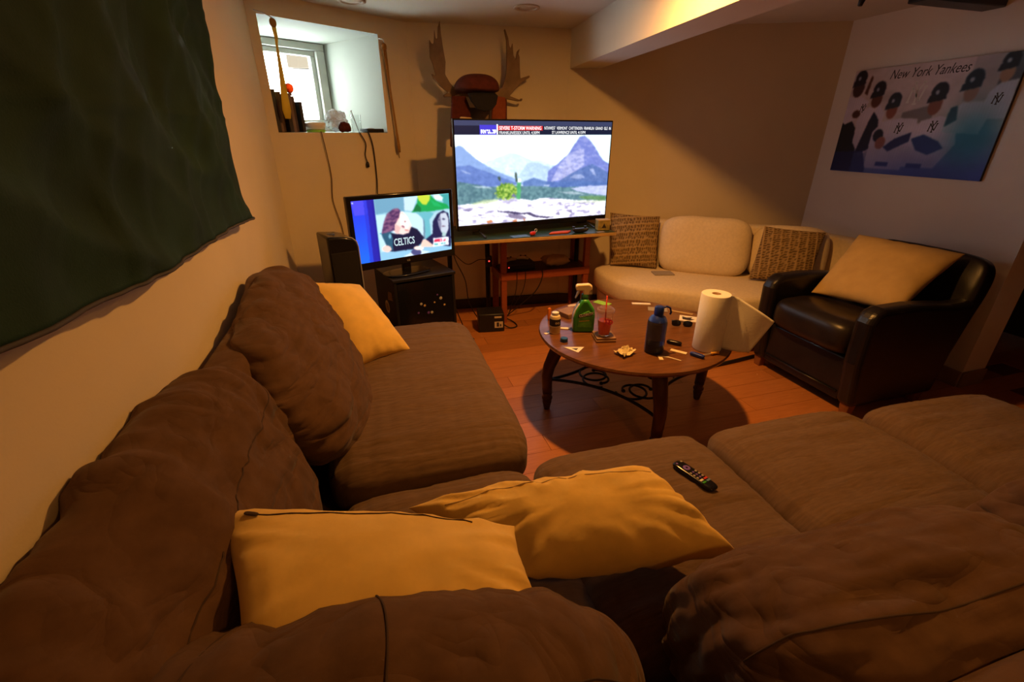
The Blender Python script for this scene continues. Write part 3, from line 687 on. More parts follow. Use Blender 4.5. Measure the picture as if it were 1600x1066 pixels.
# flat iron lattice between the legs: four inward bowed stretchers with paired C scrolls
for qd in range(4):
    a0 = radians(170-90*qd); a1 = a0-pi/2
    A_ = Vector((cos(a0), sin(a0)))*.43; B_ = Vector((cos(a1), sin(a1)))*.43; mid = (A_+B_)/2; inw = -mid.normalized(); tt = (B_-A_).normalized()
    def Q(x, y): b = mid+tt*x+inw*y; return (b.x, b.y, .185)
    L2 = (B_-A_).length/2
    obj('stretcher', MB().tube([Q(-L2+2*L2*i/24, .085*(1-(2*i/24-1)**2)) for i in range(25)], .0085, 8), M['iron'], ct, smooth=True)
    for sg in (-1, 1):
        pts = []
        for i in range(41):
            t = i/40; a = -.5*pi+sg*(-.25*pi+1.95*pi*t); r_ = .084*(1-.50*t*t); pts.append(Q(sg*.098+r_*cos(a)*1.0, .160+r_*sin(a)))
        sc_ = obj('scroll', MB().tube(pts, .0062, 8), M['iron'], ct, smooth=True)
        obj('scroll_end', soft((.011,.011,.009), 2.2, 6, mat4=trs(pts[-1])), M['iron'], sc_, smooth=True)

# ------------------------------------------------------------------ things on the coffee table
def on(x, y): return (x, y, TZ)
# spray bottle
sb = thing('spray_bottle', 'green spray cleaner bottle with white trigger head', 'spray bottle', on(.990, 2.005), radians(-18))
bodyp = [(-.052,0),(.050,0),(.054,.012),(.055,.09),(.050,.125),(.030,.155),(.016,.178),(-.014,.178),(-.030,.150),(-.046,.118),(-.056,.08),(-.056,.012)]
def slab(poly, t, ax=1):
    n = len(poly); m = MB(); vs = [(x, -t/2, z) for x, z in poly]+[(x, t/2, z) for x, z in poly]
    return m.add(vs, [tuple(range(n)), tuple(range(n, 2*n))[::-1]]+[(i, i+n, (i+1) % n+n, (i+1) % n) for i in range(n)])
obj('bottle', slab(bodyp, .06), M['green'], sb, bevel=.014, seg=4)
obj('side_stripe', slab([(-.058,.02),(-.050,.02),(-.050,.085),(-.040,.116),(-.022,.150),(-.030,.156),(-.050,.120),(-.058,.085)], .045), M['white'], sb, bevel=.006)
obj('collar', MB().lathe([(.019,.172),(.020,.178),(.020,.198),(.017,.202)], n=20), M['dgreen'], sb, smooth=True, angle=40)
obj('neck_label', MB().lathe([(.0175,.150),(.0178,.175)], (.002,0,0), n=20), M['tan'], sb, smooth=True, angle=40)
hd = obj('trigger_head', slab([(-.050,.230),(-.044,.222),(-.012,.222),(-.010,.200),(.020,.200),(.024,.222),(.034,.228),(.032,.246),(.016,.256),(-.040,.252),(-.050,.246)], .030), M['cream'], sb, bevel=.007, seg=3)
obj('trigger', slab([(-.036,.222),(-.028,.222),(-.034,.200),(-.046,.178),(-.052,.180),(-.044,.204)], .014), M['white'], hd, bevel=.003)
obj('label', slab([(-.034,.030),(.040,.030),(.042,.100),(.020,.122),(-.030,.096)], .064), mat('green_label', (.10,.42,.05), .4, var=.3, vscale=40), sb, bevel=.003)
text('lettering', 'CLOROX', .018, M['printw'], sb, frame((-.028, -.0335, .092), (1,0,.22), (-.22,0,1)), bold=.0006)
obj('label_band', slab([(-.032,.082),(.040,.096),(.040,.112),(-.030,.100)], .0655), M['ink'], sb)
obj('label_line', slab([(-.026,.062),(.026,.067),(.026,.070),(-.026,.065)], .0655), M['brass'], sb)
# iced drink cup on coaster
co = thing('coaster', 'square dark wooden coaster stack under the red iced drink', 'coaster', on(1.045, 1.875), radians(-12))
obj('tile', MB().box((0,0,.006), (.10,.10,.011)), M['coaster'], co, bevel=.002); obj('tile', MB().box((.002,.003,.0175), (.098,.098,.011)), M['coaster'], co, bevel=.002)
cu = thing('iced_drink_cup', 'clear plastic cup of red iced drink with lid and straw', 'cup', (1.045, 1.878, TZ+.0235))
obj('cup', MB().lathe([(.026,0),(.029,.002),(.040,.122),(.043,.126),(.0415,.126),(.0385,.121),(.0275,.004)], n=28, capt=False), M['clear'], cu, smooth=True, angle=50)
obj('drink', MB().lathe([(.0268,.005),(.0335,.078)], n=24), M['drink'], cu, smooth=True, angle=50)
obj('lid', MB().lathe([(.0445,.122),(.0455,.130),(.043,.137),(.034,.139),(.031,.146),(.010,.147)], n=28, capb=False), M['clear'], cu, smooth=True, angle=50)
obj('straw', MB().tube([(.004,.004,.02),(-.002,-.004,.205)], .0034, 8), M['straw'], cu, smooth=True)
for i, (x_, z_) in enumerate(((-.013, .083), (.004, .077))): text('lettering', 'D', .034, M['pink'], cu, frame((x_-.006, -.0395, z_), (1,0,0), (0,.1,1)), bold=.001)
# white supplement bottle
pb = thing('supplement_bottle', 'small cream bottle with black label at the left edge of the table', 'bottle', on(.838, 2.02))
obj('bottle', MB().lathe([(.026,0),(.028,.003),(.028,.085),(.024,.096),(.015,.100)], n=28), M['cream'], pb, smooth=True, angle=40)
obj('label', MB().lathe([(.0285,.045),(.0285,.082)], n=28, capb=False, capt=False), M['ink'], pb, smooth=True)
obj('label_border', MB().lathe([(.0286,.010),(.0286,.038)], n=28, capb=False, capt=False), M['tan'], pb, smooth=True)
obj('cap', MB().lathe([(.014,.098),(.018,.101),(.018,.113),(.013,.115)], n=24), M['white'], pb, smooth=True, angle=40)
text('lettering', 'oo', .022, M['cream'], pb, frame((-.011, -.0292, .064), (1,0,0), (0,0,1)))
# lighter, box, papers
single('lighter', soft((.010,.007,.037), (4,3,5), 10, mat4=trs((0,0,.037))), M['orange'], 'orange lighter standing behind the cream bottle', 'lighter', loc=on(.872, 2.19), smooth=True)
single('trinket_box', MB().box((0,0,.014), (.115,.10,.027)), M['coaster'], 'flat square brown box at the back left of the table', 'box', loc=on(1.015, 2.235), rotz=radians(20), bevel=.003)
def flat(name, pts, h, m, label, cat, loc, rz=0, bev=0, group=None):
    return single(name, MB().prism(pts, 0, h), m, label, cat, group, loc=loc, rotz=rz, bevel=bev)
R4 = lambda a, b: [(-a/2,-b/2),(a/2,-b/2),(a/2,b/2),(-a/2,b/2)]
flat('card', R4(.10,.055), .002, M['lime'], 'lime green card behind the iced drink', 'card', on(1.285, 2.36), radians(-60))
flat('paper_scrap', [(-.03,-.01),(.03,-.015),(.035,.01),(.0,.02),(-.03,.012)], .002, M['card'], 'pale pink scrap of paper behind the spray bottle', 'paper', on(1.09, 2.37), .3)
flat('paper_strip', R4(.11,.028), .003, M['paper'], 'white paper strip at the back edge of the table', 'paper', on(1.505, 2.28), radians(-22))
flat('card', R4(.11,.065), .002, M['grey'], 'grey card lying behind the blue bottle', 'card', on(1.545, 2.165), radians(-30))
flat('chopstick_packet', R4(.13,.016), .004, M['tan'], 'narrow tan packet next to the paper towel roll', 'packet', on(1.645, 2.08), radians(-48))
pc = thing('photo_card', 'white card with black printed picture left of the paper towels', 'card', on(1.625, 1.985), radians(-38))
obj('sheet', MB().prism(R4(.095,.085), 0, .002), M['paper'], pc)
obj('print', MB().prism([(-.03,-.02),(.01,-.03),(.032,-.005),(.012,.0),(.02,.024),(-.012,.012),(-.034,.024)], .002, .0026), M['ink'], pc)
sg = thing('sunglasses', 'dark folded sunglasses in front of the printed card', 'glasses', on(1.52, 1.90), radians(-30))
for s_ in (-1, 1): obj('lens', soft((.024,.004,.017), (2.5,2,2.5), 8, mat4=trs((s_*.029,0,.018), 0, 0, radians(-12))), M['gloss'], sg, smooth=True)
obj('temple_arm', MB().tube([(-.052,0,.024),(-.05,.03,.02),(.03,.035,.012)], .0025, 6), M['black'], sg)
obj('temple_arm', MB().tube([(.052,0,.024),(.05,.025,.02),(-.03,.028,.012)], .0025, 6), M['black'], sg)
# blue water bottle
wb = thing('water_bottle', 'smoky blue water bottle with blue cap and carry loop', 'bottle', on(1.205, 1.675), radians(-20))
obj('body', MB().lathe([(.036,0),(.043,.004),(.045,.012),(.045,.148),(.041,.163),(.031,.176),(.022,.181)], n=32), M['navyglass'], wb, smooth=True, angle=50)
obj('water', MB().lathe([(.039,.006),(.042,.014),(.042,.045)], n=28), mat('dark_blue_liquid', (.05,.06,.10), .1, trans=.6), wb, smooth=True, angle=50)  # dark blue see-through liquid low in the bottle
obj('shoulder', MB().lathe([(.0425,.160),(.033,.178),(.022,.185),(.020,.188)], n=28), M['blue'], wb, smooth=True, angle=50)
cp = obj('cap', MB().lathe([(.021,.186),(.022,.190),(.0215,.222),(.017,.228),(.008,.229)], n=24), M['blue'], wb, smooth=True, angle=40)
obj('carry_loop', MB().tube([(.015,.0,.220),(.032,.004,.226),(.050,.008,.218),(.058,.010,.196),(.054,.010,.186)], .0045, 8), M['blue'], cp, smooth=True)
# paper towels
pt = thing('paper_towel_roll', 'white paper towel roll standing on the table with a loose sheet', 'paper towel', on(1.47, 1.635))
obj('roll', MB().lathe([(.020,.002),(.064,.002),(.0655,.006),(.0655,.272),(.063,.276),(.0205,.276),(.020,.27),(.020,.008)], n=48, capb=False, capt=False), M['paper'], pt, smooth=True, angle=50)
obj('core', MB().lathe([(.0195,.006),(.0195,.275),(.0175,.275),(.0175,.006)], n=24, capb=False, capt=False), M['coaster'], pt, smooth=True)
vs = []; NU, NV = 26, 20
for i in range(NU+1):
    for j in range(NV+1):
        s_ = i/NU; z = j/NV
        # leaves the roll at its right side, swings out, upper outer corner droops over a diagonal crease
        x_ = .052+.150*s_*(.72+.28*z); y_ = -.040-.030*sin(s_*pi)*(1-z)-.055*s_*s_+.012*sin(s_*7)*z
        zz = .010+.262*z-.012*s_*(1-z)-.045*s_*z
        c_ = max(0, s_*1.1+z*.75-1.05)
        vs.append((x_-.01*c_, y_-.10*c_, zz-.06*c_))
mb = MB(); mb.add(vs, [(i*(NV+1)+j, (i+1)*(NV+1)+j, (i+1)*(NV+1)+j+1, i*(NV+1)+j+1) for i in range(NU) for j in range(NV)])
o = obj('loose_sheet', mb, M['paper'], pt, smooth=True); md = o.modifiers.new('t', 'SOLIDIFY'); md.thickness = .0012
# crumpled wrapper
rg = random.Random(4); vs = []; n = 9
for i in range(n):
    for j in range(n):
        a_, b_ = i/(n-1)-.5, j/(n-1)-.5
        vs.append((a_*.085+rg.uniform(-.006,.006), b_*.065+rg.uniform(-.006,.006), .004+.030*max(0, 1-3*abs(a_-.1)-1.6*abs(b_))+.016*abs(a_)*2*rg.random()+.012*rg.random()))
mb = MB(); mb.add(vs, [(i*n+j, (i+1)*n+j, (i+1)*n+j+1, i*n+j+1) for i in range(n-1) for j in range(n-1)])
o = single('crumpled_wrapper', mb, M['wrap'], 'crumpled cream wrapper near the front edge of the table', 'wrapper', loc=on(1.06, 1.69), rotz=radians(20)); md = o.modifiers.new('t', 'SOLIDIFY'); md.thickness = .0015
bc = thing('bottle_cap', 'blue ribbed bottle cap lying on the left side of the table', 'bottle cap', on(.842, 1.905))
obj('shell', MB().lathe([(.0185,0),(.019,.002),(.0185,.016),(.016,.019)], n=24), M['cyan'], bc, smooth=True, angle=30)
obj('rim', MB().lathe([(.0196,.0),(.0196,.004)], n=24), M['blue'], bc)
tri = thing('triangle_tag', 'white triangular tag with black triangle at the table edge', 'tag', on(.855, 1.80), radians(-12))
obj('sheet', MB().prism([(-.05,.03),(.05,.022),(.008,-.036)], 0, .002), M['paper'], tri); obj('print', MB().prism([(-.014,.010),(.018,.008),(.004,-.012)], .002, .0026), M['ink'], tri)
kt = thing('key_tag', 'white and dark plastic key tag beside the spray bottle', 'key tag', on(.905, 2.055), radians(-20))
obj('tag', MB().prism([(-.03,-.006),(.02,-.014),(.03,.0),(.02,.012),(-.03,.008)], 0, .004), M['paper'], kt, bevel=.001); obj('ring', MB().tube([(.036+.012*cos(i*pi/8), .012*sin(i*pi/8), .003) for i in range(17)], .0018, 6), M['silver'], kt)
flat('paper_scrap', R4(.028,.018), .002, M['paper'], 'tiny white scrap left of the cream bottle', 'paper', on(.795, 2.02), .2)
single('lighter', soft((.036,.012,.010), (5,4,3), 10, mat4=trs((0,0,.010))), M['gloss'], 'black lighter lying behind the blue water bottle', 'lighter', loc=on(1.345, 1.715), rotz=radians(-50), smooth=True)
flat('stick_card', R4(.075,.024), .003, M['wrap'], 'cream printed strip lying right of the blue water bottle', 'card', on(1.315, 1.635), radians(-52))
flat('paper_scrap', R4(.040,.018), .003, M['wrap'], 'short cream scrap in front of the blue water bottle', 'paper', on(1.195, 1.60), radians(70))
flat('paper_strip', [(-.045,.006),(-.01,.010),(.045,-.006),(.045,-.014),(-.012,.0),(-.045,-.004)], .003, M['card'], 'bent pale strip in front of the blue water bottle', 'paper', on(1.24, 1.585), radians(-40))
single('lighter', soft((.034,.011,.009), (5,4,3), 10, mat4=trs((0,0,.009))), M['blue'], 'blue lighter near the front right edge of the table', 'lighter', loc=on(1.365, 1.565), rotz=radians(-62), smooth=True)
sd = thing('screwdriver', 'small screwdriver with yellow handle below the paper towels', 'screwdriver', on(1.425, 1.56), radians(2))
obj('handle', MB().lathe([(.004,0),(.008,.004),(.006,.012),(.007,.030),(.009,.040),(.005,.044)], (.012,0,.009), 14, axis=(1,0,0)), M['brass'], sd, smooth=True)
obj('shaft', MB().tube([(-.055,0,.009),(.014,0,.009)], .0022, 8), M['silver'], sd)

# rod on the floor between table and armchair
single('floor_rod', MB().tube([(2.02, 2.17, .012), (2.20, 2.185, .012), (2.45, 2.215, .012)], .012, 8), M['black'], 'black rod lying on the floor between table and armchair', 'rod', smooth=True)

# ------------------------------------------------------------------ armchair
ac = thing('armchair', 'black leather tub armchair on wooden feet by the poster wall', 'armchair', (2.70, 1.81, 0))
def ap(name, mb, m, **k): return obj(name, mb, m, ac, world=True, **k)
def side(y0, y1):
    # side panel profile in XZ: front post, flat arm top, rise to the back
    prof = [(2.30,.06),(2.27,.30),(2.265,.56),(2.285,.605),(2.33,.622),(2.50,.625),(2.68,.618),(2.80,.625),(2.88,.68),(2.98,.80),(3.06,.83),(3.10,.80),(3.02,.40),(2.93,.06)]
    n = len(prof); m = MB(); m.add([(x, y0, z) for x, z in prof]+[(x, y1, z) for x, z in prof], [tuple(range(n)), tuple(range(n,2*n))[::-1]]+[(i,i+n,(i+1)%n+n,(i+1)%n) for i in range(n)]); return m
def sidep(y0, y1):
    prof = [(2.32,.06),(2.275,.32),(2.265,.55),(2.29,.605),(2.34,.625),(2.52,.628),(2.70,.615),(2.82,.60),(2.90,.60),(3.00,.60),(2.93,.06)]
    n = len(prof); m = MB(); m.add([(x, y0, z) for x, z in prof]+[(x, y1, z) for x, z in prof], [tuple(range(n)), tuple(range(n,2*n))[::-1]]+[(i,i+n,(i+1)%n+n,(i+1)%n) for i in range(n)]); return m
ap('arm', sidep(1.455, 1.555), M['leather'], bevel=.034, seg=5, angle=60)
ap('arm', sidep(2.065, 2.165), M['leather'], bevel=.034, seg=5, angle=60)
def dback(q, u_): 
    q.x += .02*(1-u_.y**2)*u_.z; return q
ap('backrest', soft((.062, .325, .385), (6, 7, 7), 26, dback, [(.003,(4,4,4),3)], trs((2.995, 1.81, .435), 0, radians(15))), M['leather'], smooth=True)
ap('seat', soft((.31, .262, .10), (6, 7, 3.4), 24, None, [(.004,(5,4,4),6)], trs((2.575, 1.81, .40), 0, radians(3))), M['seatleather'], smooth=True)
ap('front_panel', MB().box((2.36, 1.81, .19), (.06, .53, .25)), M['leather'], bevel=.012, seg=3)
ap('front_rail', MB().tube([(2.325, 1.56, .115), (2.322, 1.81, .113), (2.325, 2.06, .115)], .006, 8), M['leather'], smooth=True)
for x, y in ((2.36, 1.50), (2.36, 2.12), (2.86, 1.50), (2.86, 2.12)):
    ap('foot', MB().hexa([(x-.022,y-.022,0),(x+.022,y-.022,0),(x+.022,y+.022,0),(x-.022,y+.022,0)], [(x-.028,y-.028,.07),(x+.028,y-.028,.07),(x+.028,y+.028,.07),(x-.028,y+.028,.07)]), M['footwood'], bevel=.004)
throw('throw_pillow', pillow((2.53, 2.03, .515), (2.60, 1.57, .545), (2.995, 1.60, .82), (2.90, 2.12, .83), .16, seed=14, wr=.006, pinch=.05), M['tanp'], 'large tan pillow on the black armchair')

# ------------------------------------------------------------------ beige corner sofa
bs = thing('corner_sofa', 'beige woven corner sofa against the angled wall', 'sofa', (2.3, 2.9, 0))
def bp_(name, mb, m, **k): return obj(name, mb, m, bs, world=True, **k)
from mathutils.geometry import interpolate_bezier
def smooth_poly(P, it=2):
    for _ in range(it):
        Q = []
        for i in range(len(P)):
            a, b = Vector(P[i]), Vector(P[(i+1) % len(P)]); Q += [a.lerp(b, .25), a.lerp(b, .75)]
        P = Q
    return P
foot = [(1.72, 3.43), (1.64, 3.05), (1.72, 2.70), (2.00, 2.53), (2.30, 2.22), (3.12, 2.20), (3.20, 2.80), (2.30, 3.20)]
fp = smooth_poly(foot)
cen = sum((Vector(p) for p in fp), Vector((0, 0)))/len(fp)
def rings(fp, prof):
    m = MB(); n = len(fp); vs = []
    for ins, z in prof:
        for p in fp: 
            q = Vector(p); d = (cen-q); vs.append((*(q+d.normalized()*ins), z))
    fs = [(k*n+i, k*n+(i+1) % n, (k+1)*n+(i+1) % n, (k+1)*n+i) for k in range(len(prof)-1) for i in range(n)]
    fs += [tuple(range(n))[::-1], tuple(range((len(prof)-1)*n, len(prof)*n))]; return m.add(vs, fs)
bp_('base', rings(fp, [(.06,.05),(.05,.06),(.035,.235),(.05,.245)]), M['beige'], smooth=True, angle=50)
sc = bp_('seat_cushion', rings(fp, [(.05,.25),(.015,.262),(0,.29),(0,.385),(.012,.405),(.05,.418),(.15,.428),(.3,.432)]), M['beige'], smooth=True, angle=50)
for z, nm in ((.400, 'piping'), (.266, 'piping')):
    pts = [(*(Vector(p)+(cen-Vector(p)).normalized()*(.003)), z) for p in fp]; pts.append(pts[0])
    obj('piping', MB().tube(pts, .0055, 6), M['beiged'], sc, world=True, smooth=True)
wdir = (Vector(PD)-Vector(PC)).normalized(); wnrm = Vector((-wdir.y, wdir.x))*-1
def along(s_, off): q = Vector(PC)+wdir*s_+wnrm*off; return q
ang = math.atan2(wdir.y, wdir.x)
bp_('back_frame', soft((.80, .075, .29), (7,4,4), 24, lambda q, u_: Vector((q.x, q.y-.05*(1-u_.x**2)+.02, q.z)), mat4=trs((2.56, 3.00, .49), radians(-37))), M['beige'], smooth=True)
bp_('back_frame', soft((.075, .33, .27), (4,6,3), 22, mat4=trs((3.185, 2.50, .47), radians(4))), M['beige'], smooth=True)
bp_('back_cushion', soft((.325, .095, .215), (4.5,2.6,4), 30, None, [(.005,(4,4,4),3)], trs((2.395, 2.895, .622), radians(-39), 0, radians(-13))), M['beige'], smooth=True)
bp_('back_cushion', soft((.25, .085, .20), (4,2.6,3.6), 24, None, [(.005,(4,4,4),5)], trs((2.875, 2.575, .60), radians(-38), 0, radians(-12))), M['beige'], smooth=True)
for x, y in ((1.80, 2.80), (1.80, 3.28), (3.05, 2.30), (2.35, 2.38)): bp_('foot', MB().box((x, y, .028), (.05,.05,.055)), M['legwood'])
# knit pillows
def knit_pillow(c, label, seed, vert):
    mb = pillow(*c, .13, n=64, wr=.004, seed=seed, pinch=.04)
    o = tag(bpy.data.objects.new('knit_pillow', None), label, 'pillow', 'knit pillows'); COL.objects.link(o)
    zb = min(v[2] for v in mb.v); cc = sum((Vector(v) for v in mb.v), Vector())/len(mb.v); o.location = (cc.x, cc.y, zb)
    C = [Vector(x) for x in c]; ex = (C[1]-C[0]); ey = (C[3]-C[0]); nrm = ex.cross(ey).normalized()
    cols = []; nv = []
    for v in mb.v:
        d = Vector(v)-C[0]; a = d.dot(ex)/ex.length_squared; b = d.dot(ey)/ey.length_squared
        if vert: a, b = b, a
        band = (b*7.0) % 1; rib = band < .20; st = (a*24+(.5 if int(b*14) % 2 else 0)) % 1; hole = (not rib) and st < .42 and (((b*14) % 1) > .2)
        base = np.array((.36,.245,.115)); c_ = base*(1.12 if rib else .92)
        if hole: c_ = np.array((.085,.050,.022))
        cols.append(c_); nv.append(Vector(v)+nrm*(.004 if rib else (0 if not hole else -.003)))
    mb.v = [tuple(x) for x in nv]
    p_ = obj('cover', mb, M['knit'], o, smooth=True, world=True); set_colors(p_, np.array(cols)); return o
knit_pillow([(1.80, 3.23, .44), (2.09, 3.02, .44), (2.14, 3.13, .82), (1.83, 3.36, .83)], 'tan knit pillow with horizontal ribs beside the television desk', 3, False)
knit_pillow([(2.56, 2.57, .445), (2.85, 2.32, .46), (3.00, 2.42, .78), (2.69, 2.655, .80)], 'tan knit pillow with upright ribs behind the black armchair', 6, True)
flat('booklet', R4(.15,.10), .006, M['grey'], 'thin grey booklet lying on the beige sofa seat', 'booklet', (2.07, 2.90, .434), radians(-15))

# ------------------------------------------------------------------ poster
po = thing('poster', 'baseball team poster with players under its team name and logo', 'poster', (3.28, 2.33, 1.405-.245))
PWd, PHt = .927, .627
pc_ = Vector((3.262, 2.742-PWd/2, 1.40+.388-PHt/2)); loc = po.location
bk = obj('backing', MB().box(pc_-Vector(loc)+Vector((.009, 0, 0)), (.016, PWd, PHt)), M['black'], po)
mwp = frame(pc_-Vector(loc)-Vector((.0005,0,0)), (0,-1,0), (0,0,1))
picture('print', PWd, PHt, 260, 176, paint_poster, cattr_mat('poster_print', 0, .6), po, mwp)
def pm(u_, v_, dz=.0008): return frame(pc_-Vector(loc)+Vector((-dz, -(u_-.5)*PWd, (.5-v_)*PHt)), (0,-1,0), (0,0,1))
text('lettering', 'New York Yankees', .075, M['ink'], po, pm(.26, .075), shear=.35, width=.44)
# interlocking N and Y emblem
def strokes(pts_list, wid, u0, v0, sc_):
    m = MB()
    for pts in pts_list:
        for (x0, y0), (x1, y1) in zip(pts[:-1], pts[1:]):
            d = Vector((x1-x0, y1-y0)); n_ = Vector((-d.y, d.x)).normalized()*wid
            q4 = [Vector((x0,y0))+n_, Vector((x0,y0))-n_, Vector((x1,y1))-n_, Vector((x1,y1))+n_]
            m.add([(p.x*sc_, p.y*sc_, 0) for p in q4], [(0,1,2,3)])
    return m
NY = [[(-.42,-.5),(-.30,.25)], [(-.30,.25),(.22,-.45)], [(.22,-.45),(.40,.30)], [(-.50,-.5),(-.32,-.5)], [(.30,.30),(.50,.30)], [(-.40,.25),(-.22,.28)],
      [(-.22,.55),(0,.05)], [(.28,.55),(0,.05)], [(0,.05),(0,-.62)], [(-.30,.55),(-.12,.55)], [(.18,.55),(.38,.55)], [(-.12,-.62),(.12,-.62)]]
e = obj('team_emblem', strokes(NY, .055, 0, 0, .10), M['printw'], po); e.matrix_local = pm(.475, .25)
for u_, v_, s_ in ((.43,.56,.05), (.64,.55,.05), (.93,.34,.045), (.13,.36,.04)):
    e = obj('shirt_emblem', strokes(NY, .06, 0, 0, s_), M['ink'], po); e.matrix_local = pm(u_, v_)

# ------------------------------------------------------------------ TV desk, shelf, televisions
dk = thing('tv_desk', 'long desk with green top and light wood edge under the television', 'desk', (1.08, 3.3, 0))
def dp(name, mb, m, **k): return obj(name, mb, m, dk, world=True, **k)
DZ = .742
dp('tabletop', MB().prism([(.40,3.035),(1.72,3.035),(1.72,3.56),(.40,3.63)], DZ-.026, DZ-.003), M['edgewood'], bevel=.003)
dp('laminate', MB().prism([(.405,3.04),(1.715,3.04),(1.715,3.555),(.405,3.625)], DZ-.003, DZ), M['greenmat'])
for x, y in ((.845, 3.50), (1.62, 3.50), (.55, 3.56)):
    dp('leg', MB().tube([(x, y, DZ-.026), (x, y, .0)], .019, 10), M['blackmetal'], smooth=True)
su = thing('shelf_unit', 'red stained wooden shelf unit standing under the desk', 'shelf', (1.27, 3.42, 0))
def up_(name, mb, m, **k): return obj(name, mb, m, su, world=True, **k)
for x, y in ((.93, 3.33), (1.63, 3.33), (.93, 3.585), (1.63, 3.585)): up_('post', MB().box((x, y, .345), (.045,.04,.69)), M['redwood'], bevel=.003)
up_('top_rail', MB().box((1.28, 3.33, .672), (.655,.025,.05)), M['redwood'], bevel=.003); up_('top_rail', MB().box((1.28, 3.585, .672), (.655,.025,.05)), M['redwood'], bevel=.003)
up_('shelf', MB().box((1.28, 3.455, .405), (.70,.29,.022)), M['legwood'], bevel=.003)
up_('front_rail', MB().box((1.28, 3.315, .385), (.75,.02,.062)), M['redwood'], bevel=.003)
up_('side_rail', MB().box((1.655, 3.455, .385), (.02,.27,.062)), M['redwood'], bevel=.003); up_('side_rail', MB().box((.905, 3.455, .385), (.02,.27,.062)), M['redwood'], bevel=.003)
# gear on the shelf
gc = thing('games_console', 'black console with dark case at the left of the red shelf', 'console', (1.08, 3.44, .416))
obj('case', MB().box((0,0,.03), (.24,.18,.058)), M['black'], gc, bevel=.006); obj('slot', MB().box((0,-.091,.035), (.16,.003,.004)), M['gloss'], gc)
obj('light', MB().lathe([(.004,0),(.003,.003)], (-.10,-.0905,.03), 8, axis=(0,-1,0)), M['led'], gc)
for i, (x, y, rz) in enumerate(((-.07,-.01,.5), (.05,.02,-.4))):
    g = thing('game_controller', ['pale game controller lying on top of the shelf console, left one','pale game controller lying on top of the shelf console, right one'][i], 'controller', (1.08+x, 3.44+y, .4755), rz, 'game controllers')
    obj('body', soft((.050,.026,.014), (3,3,2.4), 12, lambda q, u_: Vector((q.x, q.y-.035*abs(u_.x)**2.2, q.z)), mat4=trs((0,.015,.014))), M['cream'] if i else M['tan'], g, smooth=True)
    for s_ in (-1, 1): obj('thumb_stick', MB().lathe([(.006,0),(.007,.008)], (s_*.02,.008,.026), 10), M['black'], g)
bag = pillow((-.10,-.07,.0),(.11,-.06,.0),(.10,.07,.012),(-.11,.06,.012),.07, n=16, wr=.018, seed=3); mn = min(v[2] for v in bag.v); bag.v = [(x,y,z-mn) for x,y,z in bag.v]
single('crumpled_bag', bag, M['tan'], 'crumpled tan paper bag at the right of the red shelf', 'bag', loc=(1.40, 3.43, .416), smooth=True)
ad = thing('power_adapter', 'black power adapter with red light hanging on the desk leg', 'adapter', (.845, 3.465, .44))
obj('case', MB().box((0,0,.04), (.05,.034,.085)), M['black'], ad, bevel=.006); obj('light', MB().lathe([(.006,0),(.004,.003)], (0,-.0172,.045), 8, axis=(0,-1,0)), M['led'], ad)
# big television
tv = thing('television', 'large flat television showing a mountain landscape under a news ticker', 'television', (1.165, 3.24, DZ), math.atan2(.18, 1.24))
TW, TH = 1.235, .705; zb = .045
obj('chassis', MB().box((0, .022, zb+TH/2), (TW, .036, TH)), M['gloss'], tv, bevel=.005)
obj('rear_housing', MB().box((0, .055, zb+TH*.40), (TW*.7, .05, TH*.55)), M['black'], tv, bevel=.012)
SW, SH = TW-.022, TH-.046
scr = picture('screen', SW, SH, 300, 166, paint_tv, cattr_mat('tv_picture', 1.05, .25), tv, frame((0, .0032, zb+TH-.010-SH/2), (1,0,0), (0,0,1)), 1.4)
def tvm(u_, v_): return Matrix.Translation(((u_-.5)*SW, (.5-v_)*SH, .0008))
text('ticker_lettering', 'SEVERE T-STORM WARNING', .030, M['tvwhite'], scr, tvm(.256, .068), width=.315, bold=.0004)
text('ticker_lettering', 'NTHWEST  VERMONT  CHITTENDEN  FRANKLIN  GRAND  ISLE  IN', .028, M['tvwhite'], scr, tvm(.535, .066), width=.555)
text('ticker_lettering', 'FRANKLIN/ESSEX UNTIL 4:30PM', .026, M['tvwhite'], scr, tvm(.256, .110), width=.30)
text('ticker_lettering', 'ST LAWRENCE UNTIL 4:15PM', .026, M['tvwhite'], scr, tvm(.585, .107), width=.275)
obj('lower_bar', MB().box((0, .001, zb+.018), (TW-.01, .006, .030)), M['gloss'], tv, bevel=.002)
for s_ in (-1, 1): obj('stand_foot', MB().tube([(s_*.45,-.10,.006),(s_*.45,.022,.03),(s_*.45,.022,.06),(s_*.45,.03,.03),(s_*.45,.15,.006)], .006, 8), M['black'], tv)
# small television / monitor
mo = thing('monitor', 'smaller monitor on the black cabinet showing two seated people', 'monitor', (.185, 2.835, .604), math.atan2(.245, .62))
MW, MH = .672, .418; mz = .068
obj('chassis', MB().box((0, .022, mz+MH/2), (MW, .040, MH)), M['gloss'], mo, bevel=.006)
obj('rear_housing', MB().box((0, .055, mz+MH*.45), (MW*.6, .05, MH*.55)), M['black'], mo, bevel=.012)
S2W, S2H = MW-.052, MH-.068
sc2 = picture('screen', S2W, S2H, 230, 132, paint_monitor, cattr_mat('monitor_picture', 1.15, .25), mo, frame((0, .0015, mz+MH-.024-S2H/2), (1,0,0), (0,0,1)), .8)
text('shirt_lettering', 'CELTICS', .06, mat('pale_lit_letters', (0,0,0), .5, emit=(.62,.80,.86), estr=1), sc2, Matrix.Translation((-.085, (.5-.735)*S2H, .0008)), width=.135, bold=.001)
text('maker_lettering', 'LG', .016, M['silver'], mo, frame((.0, .0012, mz+.020), (1,0,0), (0,0,1)), align='CENTER')
